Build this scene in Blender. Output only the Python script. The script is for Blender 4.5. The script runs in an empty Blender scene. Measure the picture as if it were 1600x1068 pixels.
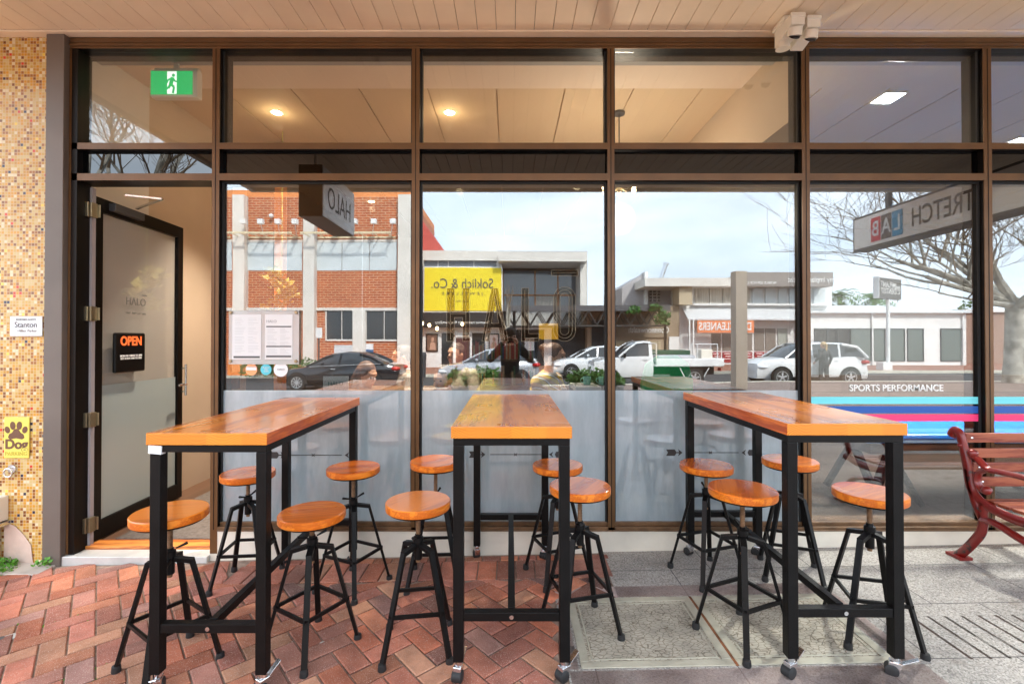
import bpy, bmesh, math, random
from mathutils import Vector, Matrix, noise
random.seed(7)
S = bpy.context.scene
C = S.collection
R_ = math.radians

# ------------------------------------------------------------------ camera, sky, sun, exposure
FOC = 740.0
CH = 1.44
cam_d = bpy.data.cameras.new('camera'); cam = bpy.data.objects.new('camera', cam_d); C.objects.link(cam)
cam_d.sensor_width = 36; cam_d.lens = 36 * FOC / 1600
PITCH = 0.5
cam.location = (0, 0, CH); cam.rotation_euler = (R_(90 + PITCH), 0, 0)
cam_d.shift_x = 3 / 1600; cam_d.shift_y = -(4 + FOC * math.tan(R_(PITCH))) / 1600
cam_d.clip_start = 0.03; cam_d.clip_end = 3000
S.camera = cam
SUN_EL, SUN_ROT = 38, 25           # sun stands behind the shop, over its right shoulder
w = bpy.data.worlds.new('World'); S.world = w; w.use_nodes = True
nt = w.node_tree; nt.nodes.clear()
def wn(t, **k):
    n = nt.nodes.new(t)
    for a, b in k.items(): setattr(n, a, b)
    return n
wo = wn('ShaderNodeOutputWorld'); bg = wn('ShaderNodeBackground'); bg.inputs[1].default_value = 0.12
sky = wn('ShaderNodeTexSky', sky_type='NISHITA', sun_disc=False, sun_elevation=R_(SUN_EL), sun_rotation=R_(SUN_ROT), air_density=1.0, dust_density=1.5)
tc = wn('ShaderNodeTexCoord'); mp = wn('ShaderNodeMapping'); mp.inputs['Scale'].default_value = (1.3, 1.3, 4.5)
nz = wn('ShaderNodeTexNoise'); nz.inputs['Scale'].default_value = 1.7; nz.inputs['Detail'].default_value = 7; nz.inputs['Roughness'].default_value = .52
rp = wn('ShaderNodeValToRGB'); rp.color_ramp.elements[0].position = .36; rp.color_ramp.elements[1].position = .6
rp.color_ramp.elements[0].color = (.8, .8, .8, 1); rp.color_ramp.elements[1].color = (.97, .97, .97, 1)
nz2 = wn('ShaderNodeTexNoise'); nz2.inputs['Scale'].default_value = 2.6; nz2.inputs['Detail'].default_value = 6
cr = wn('ShaderNodeValToRGB'); cr.color_ramp.elements[0].position = .35; cr.color_ramp.elements[1].position = .68
cr.color_ramp.elements[0].color = (2.9, 3.45, 4.05, 1); cr.color_ramp.elements[1].color = (4.2, 4.65, 5.1, 1)
mx = wn('ShaderNodeMixRGB')
L = nt.links.new
L(tc.outputs['Generated'], mp.inputs[0]); L(mp.outputs[0], nz.inputs[0]); L(nz.outputs[0], rp.inputs[0])
L(mp.outputs[0], nz2.inputs[0]); L(nz2.outputs[0], cr.inputs[0])
L(rp.outputs[0], mx.inputs[0]); L(sky.outputs[0], mx.inputs[1]); L(cr.outputs[0], mx.inputs[2]); L(mx.outputs[0], bg.inputs[0]); L(bg.outputs[0], wo.inputs[0])
sl = bpy.data.lights.new('sun', 'SUN'); sl.energy = 1.15; sl.angle = R_(6); sl.color = (1, .95, .87)
so = bpy.data.objects.new('sun', sl); C.objects.link(so); so.location = (0, 0, 30)
az = R_(SUN_ROT)
sd = Vector((math.sin(az) * math.cos(R_(SUN_EL)), math.cos(az) * math.cos(R_(SUN_EL)), math.sin(R_(SUN_EL))))
so.rotation_euler = sd.to_track_quat('Z', 'Y').to_euler()
S.view_settings.view_transform = 'Standard'; S.view_settings.look = 'None'
S.view_settings.exposure = 3.18; S.view_settings.gamma = 1
S.cycles.max_bounces = 10; S.cycles.glossy_bounces = 5; S.cycles.transparent_max_bounces = 16; S.cycles.diffuse_bounces = 4
S.cycles.caustics_reflective = False; S.cycles.caustics_refractive = False

# ------------------------------------------------------------------ helpers: pixels of the survey to metres
GL = 3.245                                            # distance camera - glass
def X(px, d): return (px - 797) / FOC * d
def Z(py, d): return CH - (py - 530) / FOC * d
def RP(px, py, D): return Vector((X(px, D), 2 * GL - D, Z(py, D)))   # a thing seen in the glass at optical distance D
def gz(x, y=0):                                     # the pavement falls to the left and to the street
    return .02 * max(-8, min(9, x)) - .02 * max(0, .3 - max(y, -10))

class MB:
    def __init__(s): s.b = bmesh.new(); s.mi = 0
    def face(s, vs, mi=None):
        try: f = s.b.faces.new(vs); f.material_index = s.mi if mi is None else mi; return f
        except ValueError: return None
    def poly(s, pts, mi=None): return s.face([s.b.verts.new(p) for p in pts], mi)
    def hexa(s, p, mi=None):                        # 8 points: bottom ring then top ring
        v = [s.b.verts.new(q) for q in p]
        for q in ((3,2,1,0),(4,5,6,7),(0,1,5,4),(1,2,6,5),(2,3,7,6),(3,0,4,7)): s.face([v[i] for i in q], mi)
    def box(s, x0, x1, y0, y1, z0, z1, mi=None, T=None):
        if x1 < x0: x0, x1 = x1, x0
        if y1 < y0: y0, y1 = y1, y0
        if z1 < z0: z0, z1 = z1, z0
        p = [Vector(q) for q in ((x0,y0,z0),(x1,y0,z0),(x1,y1,z0),(x0,y1,z0),(x0,y0,z1),(x1,y0,z1),(x1,y1,z1),(x0,y1,z1))]
        if T: p = [T @ q for q in p]
        s.hexa(p, mi); return s
    def bar(s, a, b, w, h, up=(0,0,1), mi=None):    # rectangular section from a to b
        a, b = Vector(a), Vector(b); d = (b - a).normalized(); u = Vector(up)
        if abs(d.dot(u)) > .98: u = Vector((0, 1, 0))
        sx = d.cross(u).normalized(); sy = sx.cross(d).normalized()
        r = [(-1,-1),(1,-1),(1,1),(-1,1)]
        s.hexa([a + sx*i*w/2 + sy*j*h/2 for i, j in r] + [b + sx*i*w/2 + sy*j*h/2 for i, j in r], mi); return s
    def path(s, pts, rad, seg=8, cap=True, mi=None, sq=1.0):
        pts = [Vector(p) for p in pts]
        if not hasattr(rad, '__len__'): rad = [rad] * len(pts)
        rings = []; ref = None
        for i, p in enumerate(pts):
            d = (pts[min(i+1, len(pts)-1)] - pts[max(i-1, 0)]).normalized()
            if ref is None: ref = Vector((0,0,1)) if abs(d.z) < .9 else Vector((1,0,0))
            a = d.cross(ref).normalized(); b = a.cross(d).normalized(); ref = b
            rings.append([s.b.verts.new(p + (a*math.cos(t)*sq + b*math.sin(t)) * rad[i]) for t in [2*math.pi*k/seg for k in range(seg)]])
        for q, r in zip(rings, rings[1:]):
            for k in range(seg): s.face([q[k], q[(k+1)%seg], r[(k+1)%seg], r[k]], mi)
        if cap: s.face(rings[0][::-1], mi); s.face(rings[-1], mi)
        return s
    def tube(s, a, b, r, r2=None, seg=12, mi=None): return s.path([a, b], [r, r if r2 is None else r2], seg, True, mi)
    def lathe(s, prof, c=(0,0,0), seg=32, axis='z', mi=None):
        c = Vector(c); rings = []
        for r, z in prof:
            ring = []
            for k in range(seg):
                t = 2*math.pi*k/seg; p = (r*math.cos(t), r*math.sin(t), z)
                if axis == 'y': p = (p[0], z, p[1])
                if axis == 'x': p = (z, p[0], p[1])
                ring.append(s.b.verts.new(c + Vector(p)))
            rings.append(ring)
        for q, r in zip(rings, rings[1:]):
            for k in range(seg): s.face([q[k], q[(k+1)%seg], r[(k+1)%seg], r[k]], mi)
        s.face(rings[0][::-1], mi); s.face(rings[-1], mi); return s
    def ell(s, c, r, seg=12, rot=None, mi=None):
        m = Matrix.Translation(c) @ (rot.to_4x4() if rot else Matrix()) @ Matrix.Diagonal((r[0], r[1], r[2], 1))
        g = bmesh.ops.create_uvsphere(s.b, u_segments=seg, v_segments=max(6, seg*2//3), radius=1, matrix=m)
        for v in g['verts']:
            for f in v.link_faces: f.material_index = s.mi if mi is None else mi
        return s
    def prism(s, pts, off, mi=None):                # closed outline pushed by the vector off
        off = Vector(off); a = [s.b.verts.new(p) for p in pts]; b = [s.b.verts.new(Vector(p) + off) for p in pts]
        s.face(a[::-1], mi); s.face(b, mi); n = len(a)
        for i in range(n): s.face([a[i], a[(i+1)%n], b[(i+1)%n], b[i]], mi)
        return s
    def build(s, name, mats, parent=None, bevel=0, smooth=False, loc=None):
        bmesh.ops.recalc_face_normals(s.b, faces=s.b.faces)
        me = bpy.data.meshes.new(name); s.b.to_mesh(me); s.b.free()
        for m in (mats if isinstance(mats, (list, tuple)) else [mats]): me.materials.append(m)
        o = bpy.data.objects.new(name, me); C.objects.link(o)
        if parent: o.parent = parent
        if loc is not None: o.location = loc
        if smooth:
            for p in me.polygons: p.use_smooth = True
            try: me.set_sharp_from_angle(angle=R_(40))
            except Exception: pass
        if bevel:
            b = o.modifiers.new('bevel', 'BEVEL'); b.width = bevel; b.segments = 2; b.limit_method = 'ANGLE'; b.angle_limit = R_(40)
        return o

def tag(o, label=None, cat=None, group=None, kind=None):
    if label: o['label'] = label
    if cat: o['category'] = cat
    if group: o['group'] = group
    if kind: o['kind'] = kind
    return o
def thing(name, label, cat, loc=(0,0,0), rz=0, group=None):
    o = bpy.data.objects.new(name, None); C.objects.link(o); o.location = loc; o.rotation_euler = (0, 0, rz); o.empty_display_size = .1
    return tag(o, label, cat, group)
def dup(root, loc, rz, label, group=None):
    m = {}
    def cp(o, par):
        c = o.copy(); C.objects.link(c); c.parent = par
        for ch in kids.get(o.name, []): cp(ch, c)
        return c
    kids = {}
    for o in list(C.objects):
        if o.parent: kids.setdefault(o.parent.name, []).append(o)
    r = cp(root, None); r.location = loc; r.rotation_euler = (0, 0, rz); r['label'] = label
    if group: r['group'] = group
    return r

# ------------------------------------------------------------------ materials
_mats = {}
def nodes(m): m.use_nodes = True; return m.node_tree.nodes, m.node_tree.links.new
def mat(name, col, rough=.6, metal=0, bump=0, bscale=60, var=0, vscale=8, coat=0, spec=None, emit=None, col2=None, stretch=None):
    if name in _mats: return _mats[name]
    m = bpy.data.materials.new(name); n, l = nodes(m); p = n['Principled BSDF']
    p.inputs['Base Color'].default_value = (*col, 1); p.inputs['Roughness'].default_value = rough; p.inputs['Metallic'].default_value = metal
    if coat: p.inputs['Coat Weight'].default_value = coat; p.inputs['Coat Roughness'].default_value = .06
    if spec is not None: p.inputs['Specular IOR Level'].default_value = spec
    if emit: p.inputs['Emission Color'].default_value = (*emit[0], 1); p.inputs['Emission Strength'].default_value = emit[1]
    if var or bump or col2:
        t = n.new('ShaderNodeTexCoord'); mp = n.new('ShaderNodeMapping'); l(t.outputs['Object'], mp.inputs[0])
        if stretch: mp.inputs['Scale'].default_value = stretch
    if var or col2:
        z = n.new('ShaderNodeTexNoise'); z.inputs['Scale'].default_value = vscale; z.inputs['Detail'].default_value = 6; l(mp.outputs[0], z.inputs[0])
        r = n.new('ShaderNodeValToRGB'); r.color_ramp.elements[0].position = .32; r.color_ramp.elements[1].position = .68
        a = [c * (1 - var) for c in col]; b = list(col2) if col2 else [min(1, c * (1 + var)) for c in col]
        r.color_ramp.elements[0].color = (*a, 1); r.color_ramp.elements[1].color = (*b, 1); l(z.outputs[0], r.inputs[0]); l(r.outputs[0], p.inputs['Base Color'])
    if bump:
        z = n.new('ShaderNodeTexNoise'); z.inputs['Scale'].default_value = bscale; z.inputs['Detail'].default_value = 5; l(mp.outputs[0], z.inputs[0])
        b = n.new('ShaderNodeBump'); b.inputs['Strength'].default_value = bump; b.inputs['Distance'].default_value = .01; l(z.outputs[0], b.inputs['Height']); l(b.outputs[0], p.inputs['Normal'])
    _mats[name] = m; return m
def wood(name, c1, c2, scale=9, axis='y', rough=.28, coat=.55, rings=True):
    m = bpy.data.materials.new(name); n, l = nodes(m); p = n['Principled BSDF']
    t = n.new('ShaderNodeTexCoord'); mp = n.new('ShaderNodeMapping'); l(t.outputs['Object'], mp.inputs[0])
    mp.inputs['Scale'].default_value = {'y': (1, .09, 1), 'x': (.09, 1, 1), 'r': (1, .5, 1)}[axis]
    nn = n.new('ShaderNodeTexNoise'); nn.inputs['Scale'].default_value = scale; nn.inputs['Detail'].default_value = 3; l(mp.outputs[0], nn.inputs[0])
    wv = n.new('ShaderNodeMath'); wv.operation = 'MULTIPLY'; wv.inputs[1].default_value = 22; l(nn.outputs[0], wv.inputs[0])
    sn = n.new('ShaderNodeMath'); sn.operation = 'SINE'; l(wv.outputs[0], sn.inputs[0])
    f = n.new('ShaderNodeTexNoise'); f.inputs['Scale'].default_value = scale * 14; f.inputs['Detail'].default_value = 4; l(mp.outputs[0], f.inputs[0])
    ad = n.new('ShaderNodeMath'); ad.operation = 'MULTIPLY_ADD'; ad.inputs[1].default_value = .24; l(sn.outputs[0], ad.inputs[0]); l(f.outputs[0], ad.inputs[2])
    r = n.new('ShaderNodeValToRGB'); r.color_ramp.elements[0].position = .26; r.color_ramp.elements[1].position = .66
    r.color_ramp.elements[0].color = (*[x*.85 for x in c1], 1); r.color_ramp.elements[1].color = (*c2, 1); l(ad.outputs[0], r.inputs[0]); l(r.outputs[0], p.inputs['Base Color'])
    p.inputs['Coat Weight'].default_value = coat
    w2 = n.new('ShaderNodeTexNoise'); w2.inputs['Scale'].default_value = 3; w2.inputs['Detail'].default_value = 1; l(t.outputs['Object'], w2.inputs[0])
    for k, (lo, hi) in (('Roughness', (rough, rough+.10)), ('Coat Roughness', (.06, .13))):
        q = n.new('ShaderNodeMapRange'); q.inputs['From Min'].default_value = .4; q.inputs['From Max'].default_value = .65; q.inputs['To Min'].default_value = lo; q.inputs['To Max'].default_value = hi; l(w2.outputs[0], q.inputs[0]); l(q.outputs[0], p.inputs[k])
    return m
def endgrain(name, c1, c2):
    m = bpy.data.materials.new(name); n, l = nodes(m); p = n['Principled BSDF']
    t = n.new('ShaderNodeTexCoord'); s = n.new('ShaderNodeSeparateXYZ'); l(t.outputs['Object'], s.inputs[0])
    def mth(op, a, b=None):
        q = n.new('ShaderNodeMath'); q.operation = op
        for i, v in enumerate((a, b)):
            if v is None: continue
            if hasattr(v, 'links'): l(v, q.inputs[i])
            else: q.inputs[i].default_value = v
        return q.outputs[0]
    u = mth('DIVIDE', s.outputs[0], .147); fl = mth('FLOOR', u); fr = mth('SUBTRACT', mth('FRACT', u), .5)
    wn_ = n.new('ShaderNodeTexWhiteNoise'); wn_.noise_dimensions = '1D'; l(fl, wn_.inputs['W'])
    cx_ = mth('ADD', mth('MULTIPLY', fr, .147), mth('MULTIPLY', mth('SUBTRACT', wn_.outputs['Value'], .5), .12)); cz_ = mth('SUBTRACT', s.outputs[2], 1.005)
    d = mth('SQRT', mth('ADD', mth('MULTIPLY', cx_, cx_), mth('MULTIPLY', mth('MULTIPLY', cz_, cz_), 3.0)))
    z = n.new('ShaderNodeTexNoise'); z.inputs['Scale'].default_value = 22; z.inputs['Detail'].default_value = 4; l(t.outputs['Object'], z.inputs[0])
    v = mth('SINE', mth('MULTIPLY', mth('ADD', d, mth('MULTIPLY', z.outputs[0], .016)), 620))
    v = mth('ADD', mth('MULTIPLY', v, .34), mth('ADD', mth('MULTIPLY', wn_.outputs['Value'], .25), .38))
    r = n.new('ShaderNodeValToRGB'); r.color_ramp.elements[0].color = (*c1, 1); r.color_ramp.elements[1].color = (*c2, 1); l(v, r.inputs[0]); l(r.outputs[0], p.inputs['Base Color'])
    p.inputs['Roughness'].default_value = .4; p.inputs['Coat Weight'].default_value = .3; return m
def brickmat(name, c1, c2, mortar, bw=.24, bh=.086, ms=.012, vert=True, rough=.85, off=.5, bump=.4):
    m = bpy.data.materials.new(name); n, l = nodes(m); p = n['Principled BSDF']; p.inputs['Roughness'].default_value = rough
    t = n.new('ShaderNodeTexCoord'); sp = n.new('ShaderNodeSeparateXYZ'); cb = n.new('ShaderNodeCombineXYZ'); l(t.outputs['Object'], sp.inputs[0])
    if vert:
        a = n.new('ShaderNodeMath'); a.operation = 'ADD'; l(sp.outputs[0], a.inputs[0]); l(sp.outputs[1], a.inputs[1]); l(a.outputs[0], cb.inputs[0]); l(sp.outputs[2], cb.inputs[1])
    else: l(sp.outputs[0], cb.inputs[0]); l(sp.outputs[1], cb.inputs[1])
    br = n.new('ShaderNodeTexBrick'); l(cb.outputs[0], br.inputs[0]); br.offset = off
    br.inputs['Scale'].default_value = 1; br.inputs['Brick Width'].default_value = bw; br.inputs['Row Height'].default_value = bh; br.inputs['Mortar Size'].default_value = ms; br.inputs['Mortar Smooth'].default_value = .2
    br.inputs['Color1'].default_value = (*c1, 1); br.inputs['Color2'].default_value = (*c2, 1); br.inputs['Mortar'].default_value = (*mortar, 1)
    z = n.new('ShaderNodeTexNoise'); z.inputs['Scale'].default_value = 1.2; z.inputs['Detail'].default_value = 8; l(t.outputs['Object'], z.inputs[0])
    mr = n.new('ShaderNodeMapRange'); mr.inputs['To Min'].default_value = .72; mr.inputs['To Max'].default_value = 1.22; l(z.outputs[0], mr.inputs[0])
    ml = n.new('ShaderNodeMixRGB'); ml.blend_type = 'MULTIPLY'; ml.inputs[0].default_value = 1; l(br.outputs[0], ml.inputs[1]); l(mr.outputs[0], ml.inputs[2]); l(ml.outputs[0], p.inputs['Base Color'])
    b = n.new('ShaderNodeBump'); b.inputs['Strength'].default_value = bump; b.inputs['Distance'].default_value = .01; b.invert = True; l(br.outputs['Fac'], b.inputs['Height']); l(b.outputs[0], p.inputs['Normal'])
    return m
def glassmat(name, refl, tint=(.93, .95, .94)):
    m = bpy.data.materials.new(name); n, l = nodes(m); n.remove(n['Principled BSDF']); o = n['Material Output']
    t = n.new('ShaderNodeBsdfTransparent'); t.inputs[0].default_value = (*tint, 1); g = n.new('ShaderNodeBsdfGlossy'); g.inputs['Roughness'].default_value = 0; g.inputs['Color'].default_value = (.98, .99, 1, 1)
    # very slight waviness of the float glass
    tcn = n.new('ShaderNodeTexCoord'); nn = n.new('ShaderNodeTexNoise'); nn.inputs['Scale'].default_value = 1.3; nn.inputs['Detail'].default_value = 0; l(tcn.outputs['Object'], nn.inputs[0])
    bp = n.new('ShaderNodeBump'); bp.inputs['Strength'].default_value = .05; bp.inputs['Distance'].default_value = .01; l(nn.outputs[0], bp.inputs['Height']); l(bp.outputs[0], g.inputs['Normal'])
    x = n.new('ShaderNodeMixShader'); x.inputs[0].default_value = refl; l(t.outputs[0], x.inputs[1]); l(g.outputs[0], x.inputs[2]); l(x.outputs[0], o.inputs[0]); return m
def filmmat(name, col, op=.8, gloss=0.0, grough=.03, trans=.2):
    m = bpy.data.materials.new(name); n, l = nodes(m); n.remove(n['Principled BSDF']); o = n['Material Output']
    d = n.new('ShaderNodeBsdfDiffuse'); d.inputs[0].default_value = (*col, 1); tl = n.new('ShaderNodeBsdfTranslucent'); tl.inputs[0].default_value = (*col, 1)
    a = n.new('ShaderNodeMixShader'); a.inputs[0].default_value = trans; l(d.outputs[0], a.inputs[1]); l(tl.outputs[0], a.inputs[2])
    t = n.new('ShaderNodeBsdfTransparent'); b = n.new('ShaderNodeMixShader'); b.inputs[0].default_value = op; l(t.outputs[0], b.inputs[1]); l(a.outputs[0], b.inputs[2])
    g = n.new('ShaderNodeBsdfGlossy'); g.inputs['Roughness'].default_value = grough; c = n.new('ShaderNodeMixShader'); c.inputs[0].default_value = gloss
    l(b.outputs[0], c.inputs[1]); l(g.outputs[0], c.inputs[2]); l(c.outputs[0], o.inputs[0]); return m
def tintmat(name, col):
    m = bpy.data.materials.new(name); n, l = nodes(m); n.remove(n['Principled BSDF']); t = n.new('ShaderNodeBsdfTransparent'); t.inputs[0].default_value = (*col, 1); l(t.outputs[0], n['Material Output'].inputs[0]); return m
def mosaic(name):
    m = bpy.data.materials.new(name); n, l = nodes(m); p = n['Principled BSDF']
    t = n.new('ShaderNodeTexCoord'); s = n.new('ShaderNodeVectorMath'); s.operation = 'SCALE'; s.inputs['Scale'].default_value = 1/.0205; l(t.outputs['Object'], s.inputs[0])
    fl = n.new('ShaderNodeVectorMath'); fl.operation = 'FLOOR'; l(s.outputs[0], fl.inputs[0]); fr = n.new('ShaderNodeVectorMath'); fr.operation = 'FRACTION'; l(s.outputs[0], fr.inputs[0])
    sx = n.new('ShaderNodeSeparateXYZ'); l(fl.outputs[0], sx.inputs[0]); cb = n.new('ShaderNodeCombineXYZ'); l(sx.outputs[0], cb.inputs[0]); l(sx.outputs[2], cb.inputs[1])
    wnz = n.new('ShaderNodeTexWhiteNoise'); wnz.noise_dimensions = '2D'; l(cb.outputs[0], wnz.inputs[0])
    r = n.new('ShaderNodeValToRGB'); e = r.color_ramp; e.interpolation = 'CONSTANT'
    cols = [(0,(.64,.47,.20)),(.20,(.60,.37,.09)),(.42,(.54,.27,.04)),(.58,(.36,.13,.025)),(.70,(.64,.31,.035)),(.82,(.22,.075,.02)),(.89,(.76,.64,.42)),(.97,(.85,.62,.10)),(.982,(.03,.03,.06)),(.991,(.62,.05,.02))]
    e.elements[0].position = 0; e.elements[0].color = (*cols[0][1], 1); e.elements[1].position = cols[1][0]; e.elements[1].color = (*cols[1][1], 1)
    for q, c in cols[2:]: x = e.elements.new(q); x.color = (*c, 1)
    l(wnz.outputs['Value'], r.inputs[0])
    fx = n.new('ShaderNodeSeparateXYZ'); l(fr.outputs[0], fx.inputs[0])
    def edge(o):
        a = n.new('ShaderNodeMath'); a.operation = 'SUBTRACT'; a.inputs[1].default_value = .5; l(o, a.inputs[0]); b = n.new('ShaderNodeMath'); b.operation = 'ABSOLUTE'; l(a.outputs[0], b.inputs[0]); return b.outputs[0]
    mxn = n.new('ShaderNodeMath'); mxn.operation = 'MAXIMUM'; l(edge(fx.outputs[0]), mxn.inputs[0]); l(edge(fx.outputs[2]), mxn.inputs[1])
    gt = n.new('ShaderNodeMath'); gt.operation = 'GREATER_THAN'; gt.inputs[1].default_value = .43; l(mxn.outputs[0], gt.inputs[0])
    mixc = n.new('ShaderNodeMixRGB'); l(gt.outputs[0], mixc.inputs[0]); l(r.outputs[0], mixc.inputs[1]); mixc.inputs[2].default_value = (.64, .47, .27, 1); l(mixc.outputs[0], p.inputs['Base Color'])
    rg = n.new('ShaderNodeMath'); rg.operation = 'MULTIPLY_ADD'; rg.inputs[1].default_value = .6; rg.inputs[2].default_value = .22; l(gt.outputs[0], rg.inputs[0]); l(rg.outputs[0], p.inputs['Roughness'])
    b = n.new('ShaderNodeBump'); b.invert = True; b.inputs['Strength'].default_value = .5; b.inputs['Distance'].default_value = .002; l(gt.outputs[0], b.inputs['Height']); l(b.outputs[0], p.inputs['Normal'])
    return m
def paver_mat(name):                                # colour comes from each paver's own attribute
    m = bpy.data.materials.new(name); n, l = nodes(m); p = n['Principled BSDF']; p.inputs['Roughness'].default_value = .9; p.inputs['Specular IOR Level'].default_value = .25
    a = n.new('ShaderNodeAttribute'); a.attribute_name = 'paver'
    t = n.new('ShaderNodeTexCoord'); z = n.new('ShaderNodeTexNoise'); z.inputs['Scale'].default_value = 9; z.inputs['Detail'].default_value = 9; z.inputs['Roughness'].default_value = .7; l(t.outputs['Object'], z.inputs[0])
    mr = n.new('ShaderNodeMapRange'); mr.inputs['From Min'].default_value = .3; mr.inputs['From Max'].default_value = .7; mr.inputs['To Min'].default_value = .72; mr.inputs['To Max'].default_value = 1.25; l(z.outputs[0], mr.inputs[0])
    ml = n.new('ShaderNodeMixRGB'); ml.blend_type = 'MULTIPLY'; ml.inputs[0].default_value = 1; l(a.outputs['Color'], ml.inputs[1]); l(mr.outputs[0], ml.inputs[2])
    v = n.new('ShaderNodeTexNoise'); v.inputs['Scale'].default_value = 260; v.inputs['Detail'].default_value = 2; l(t.outputs['Object'], v.inputs[0])
    vr = n.new('ShaderNodeValToRGB'); vr.color_ramp.elements[0].position = .58; vr.color_ramp.elements[1].position = .70; vr.color_ramp.elements[0].color = (0,0,0,1); vr.color_ramp.elements[1].color = (.7,.7,.7,1); l(v.outputs[0], vr.inputs[0])
    m2 = n.new('ShaderNodeMixRGB'); l(vr.outputs[0], m2.inputs[0]); l(ml.outputs[0], m2.inputs[1]); m2.inputs[2].default_value = (.78, .62, .52, 1)
    # dark spots of dirt and gum
    s = n.new('ShaderNodeTexNoise'); s.inputs['Scale'].default_value = 2.3; s.inputs['Detail'].default_value = 5; l(t.outputs['Object'], s.inputs[0])
    sr = n.new('ShaderNodeValToRGB'); sr.color_ramp.elements[0].position = .35; sr.color_ramp.elements[1].position = .62; sr.color_ramp.elements[0].color = (.66,.63,.63,1); sr.color_ramp.elements[1].color = (1.0,1,1,1); l(s.outputs[0], sr.inputs[0])
    m3 = n.new('ShaderNodeMixRGB'); m3.blend_type = 'MULTIPLY'; m3.inputs[0].default_value = 1; l(m2.outputs[0], m3.inputs[1]); l(sr.outputs[0], m3.inputs[2]); l(m3.outputs[0], p.inputs['Base Color'])
    b = n.new('ShaderNodeBump'); b.inputs['Strength'].default_value = .5; b.inputs['Distance'].default_value = .004; l(z.outputs[0], b.inputs['Height'])
    b2 = n.new('ShaderNodeBump'); b2.inputs['Strength'].default_value = .35; b2.inputs['Distance'].default_value = .002; l(v.outputs[0], b2.inputs['Height']); l(b.outputs[0], b2.inputs['Normal']); l(b2.outputs[0], p.inputs['Normal'])
    return m
def aggregate(name, base, dark, light, joints=True):
    m = bpy.data.materials.new(name); n, l = nodes(m); p = n['Principled BSDF']; p.inputs['Roughness'].default_value = .8
    t = n.new('ShaderNodeTexCoord'); v = n.new('ShaderNodeTexVoronoi'); v.inputs['Scale'].default_value = 170; l(t.outputs['Object'], v.inputs[0])
    sp = n.new('ShaderNodeSeparateColor'); l(v.outputs['Color'], sp.inputs[0])
    r = n.new('ShaderNodeValToRGB'); e = r.color_ramp; e.elements[0].color = (*dark, 1); e.elements[0].position = .0; e.elements[1].color = (*light, 1); e.elements[1].position = .97
    for q, c in ((.18, [x*.75 for x in base]), (.4, base), (.75, [min(1, x*1.2) for x in base])): x = e.elements.new(q); x.color = (*c, 1)
    l(sp.outputs[0], r.inputs[0])
    z = n.new('ShaderNodeTexNoise'); z.inputs['Scale'].default_value = 1.6; z.inputs['Detail'].default_value = 8; z.inputs['Roughness'].default_value = .65; l(t.outputs['Object'], z.inputs[0])
    mr = n.new('ShaderNodeMapRange'); mr.inputs['From Min'].default_value = .3; mr.inputs['From Max'].default_value = .7; mr.inputs['To Min'].default_value = .68; mr.inputs['To Max'].default_value = 1.2; l(z.outputs[0], mr.inputs[0])
    ml = n.new('ShaderNodeMixRGB'); ml.blend_type = 'MULTIPLY'; ml.inputs[0].default_value = 1; l(r.outputs[0], ml.inputs[1]); l(mr.outputs[0], ml.inputs[2]); out = ml.outputs[0]
    # rusty and dark stains
    s = n.new('ShaderNodeTexNoise'); s.inputs['Scale'].default_value = 5.5; s.inputs['Detail'].default_value = 4; l(t.outputs['Object'], s.inputs[0])
    sr = n.new('ShaderNodeValToRGB'); sr.color_ramp.elements[0].position = .66; sr.color_ramp.elements[1].position = .74; sr.color_ramp.elements[0].color = (0,0,0,1); sr.color_ramp.elements[1].color = (.6,.6,.6,1); l(s.outputs[0], sr.inputs[0])
    m2 = n.new('ShaderNodeMixRGB'); l(sr.outputs[0], m2.inputs[0]); l(out, m2.inputs[1]); m2.inputs[2].default_value = (.16, .12, .09, 1); out = m2.outputs[0]
    if joints:
        br = n.new('ShaderNodeTexBrick'); br.offset = .4; l(t.outputs['Object'], br.inputs[0]); br.inputs['Scale'].default_value = 1; br.inputs['Brick Width'].default_value = .62; br.inputs['Row Height'].default_value = .42; br.inputs['Mortar Size'].default_value = .003; br.inputs['Mortar Smooth'].default_value = 0
        m3 = n.new('ShaderNodeMixRGB'); l(br.outputs['Fac'], m3.inputs[0]); l(out, m3.inputs[1]); m3.inputs[2].default_value = (.10, .09, .09, 1); out = m3.outputs[0]
    l(out, p.inputs['Base Color'])
    b = n.new('ShaderNodeBump'); b.inputs['Strength'].default_value = .3; b.inputs['Distance'].default_value = .003; l(v.outputs['Distance'], b.inputs['Height']); l(b.outputs[0], p.inputs['Normal'])
    return m

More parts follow.
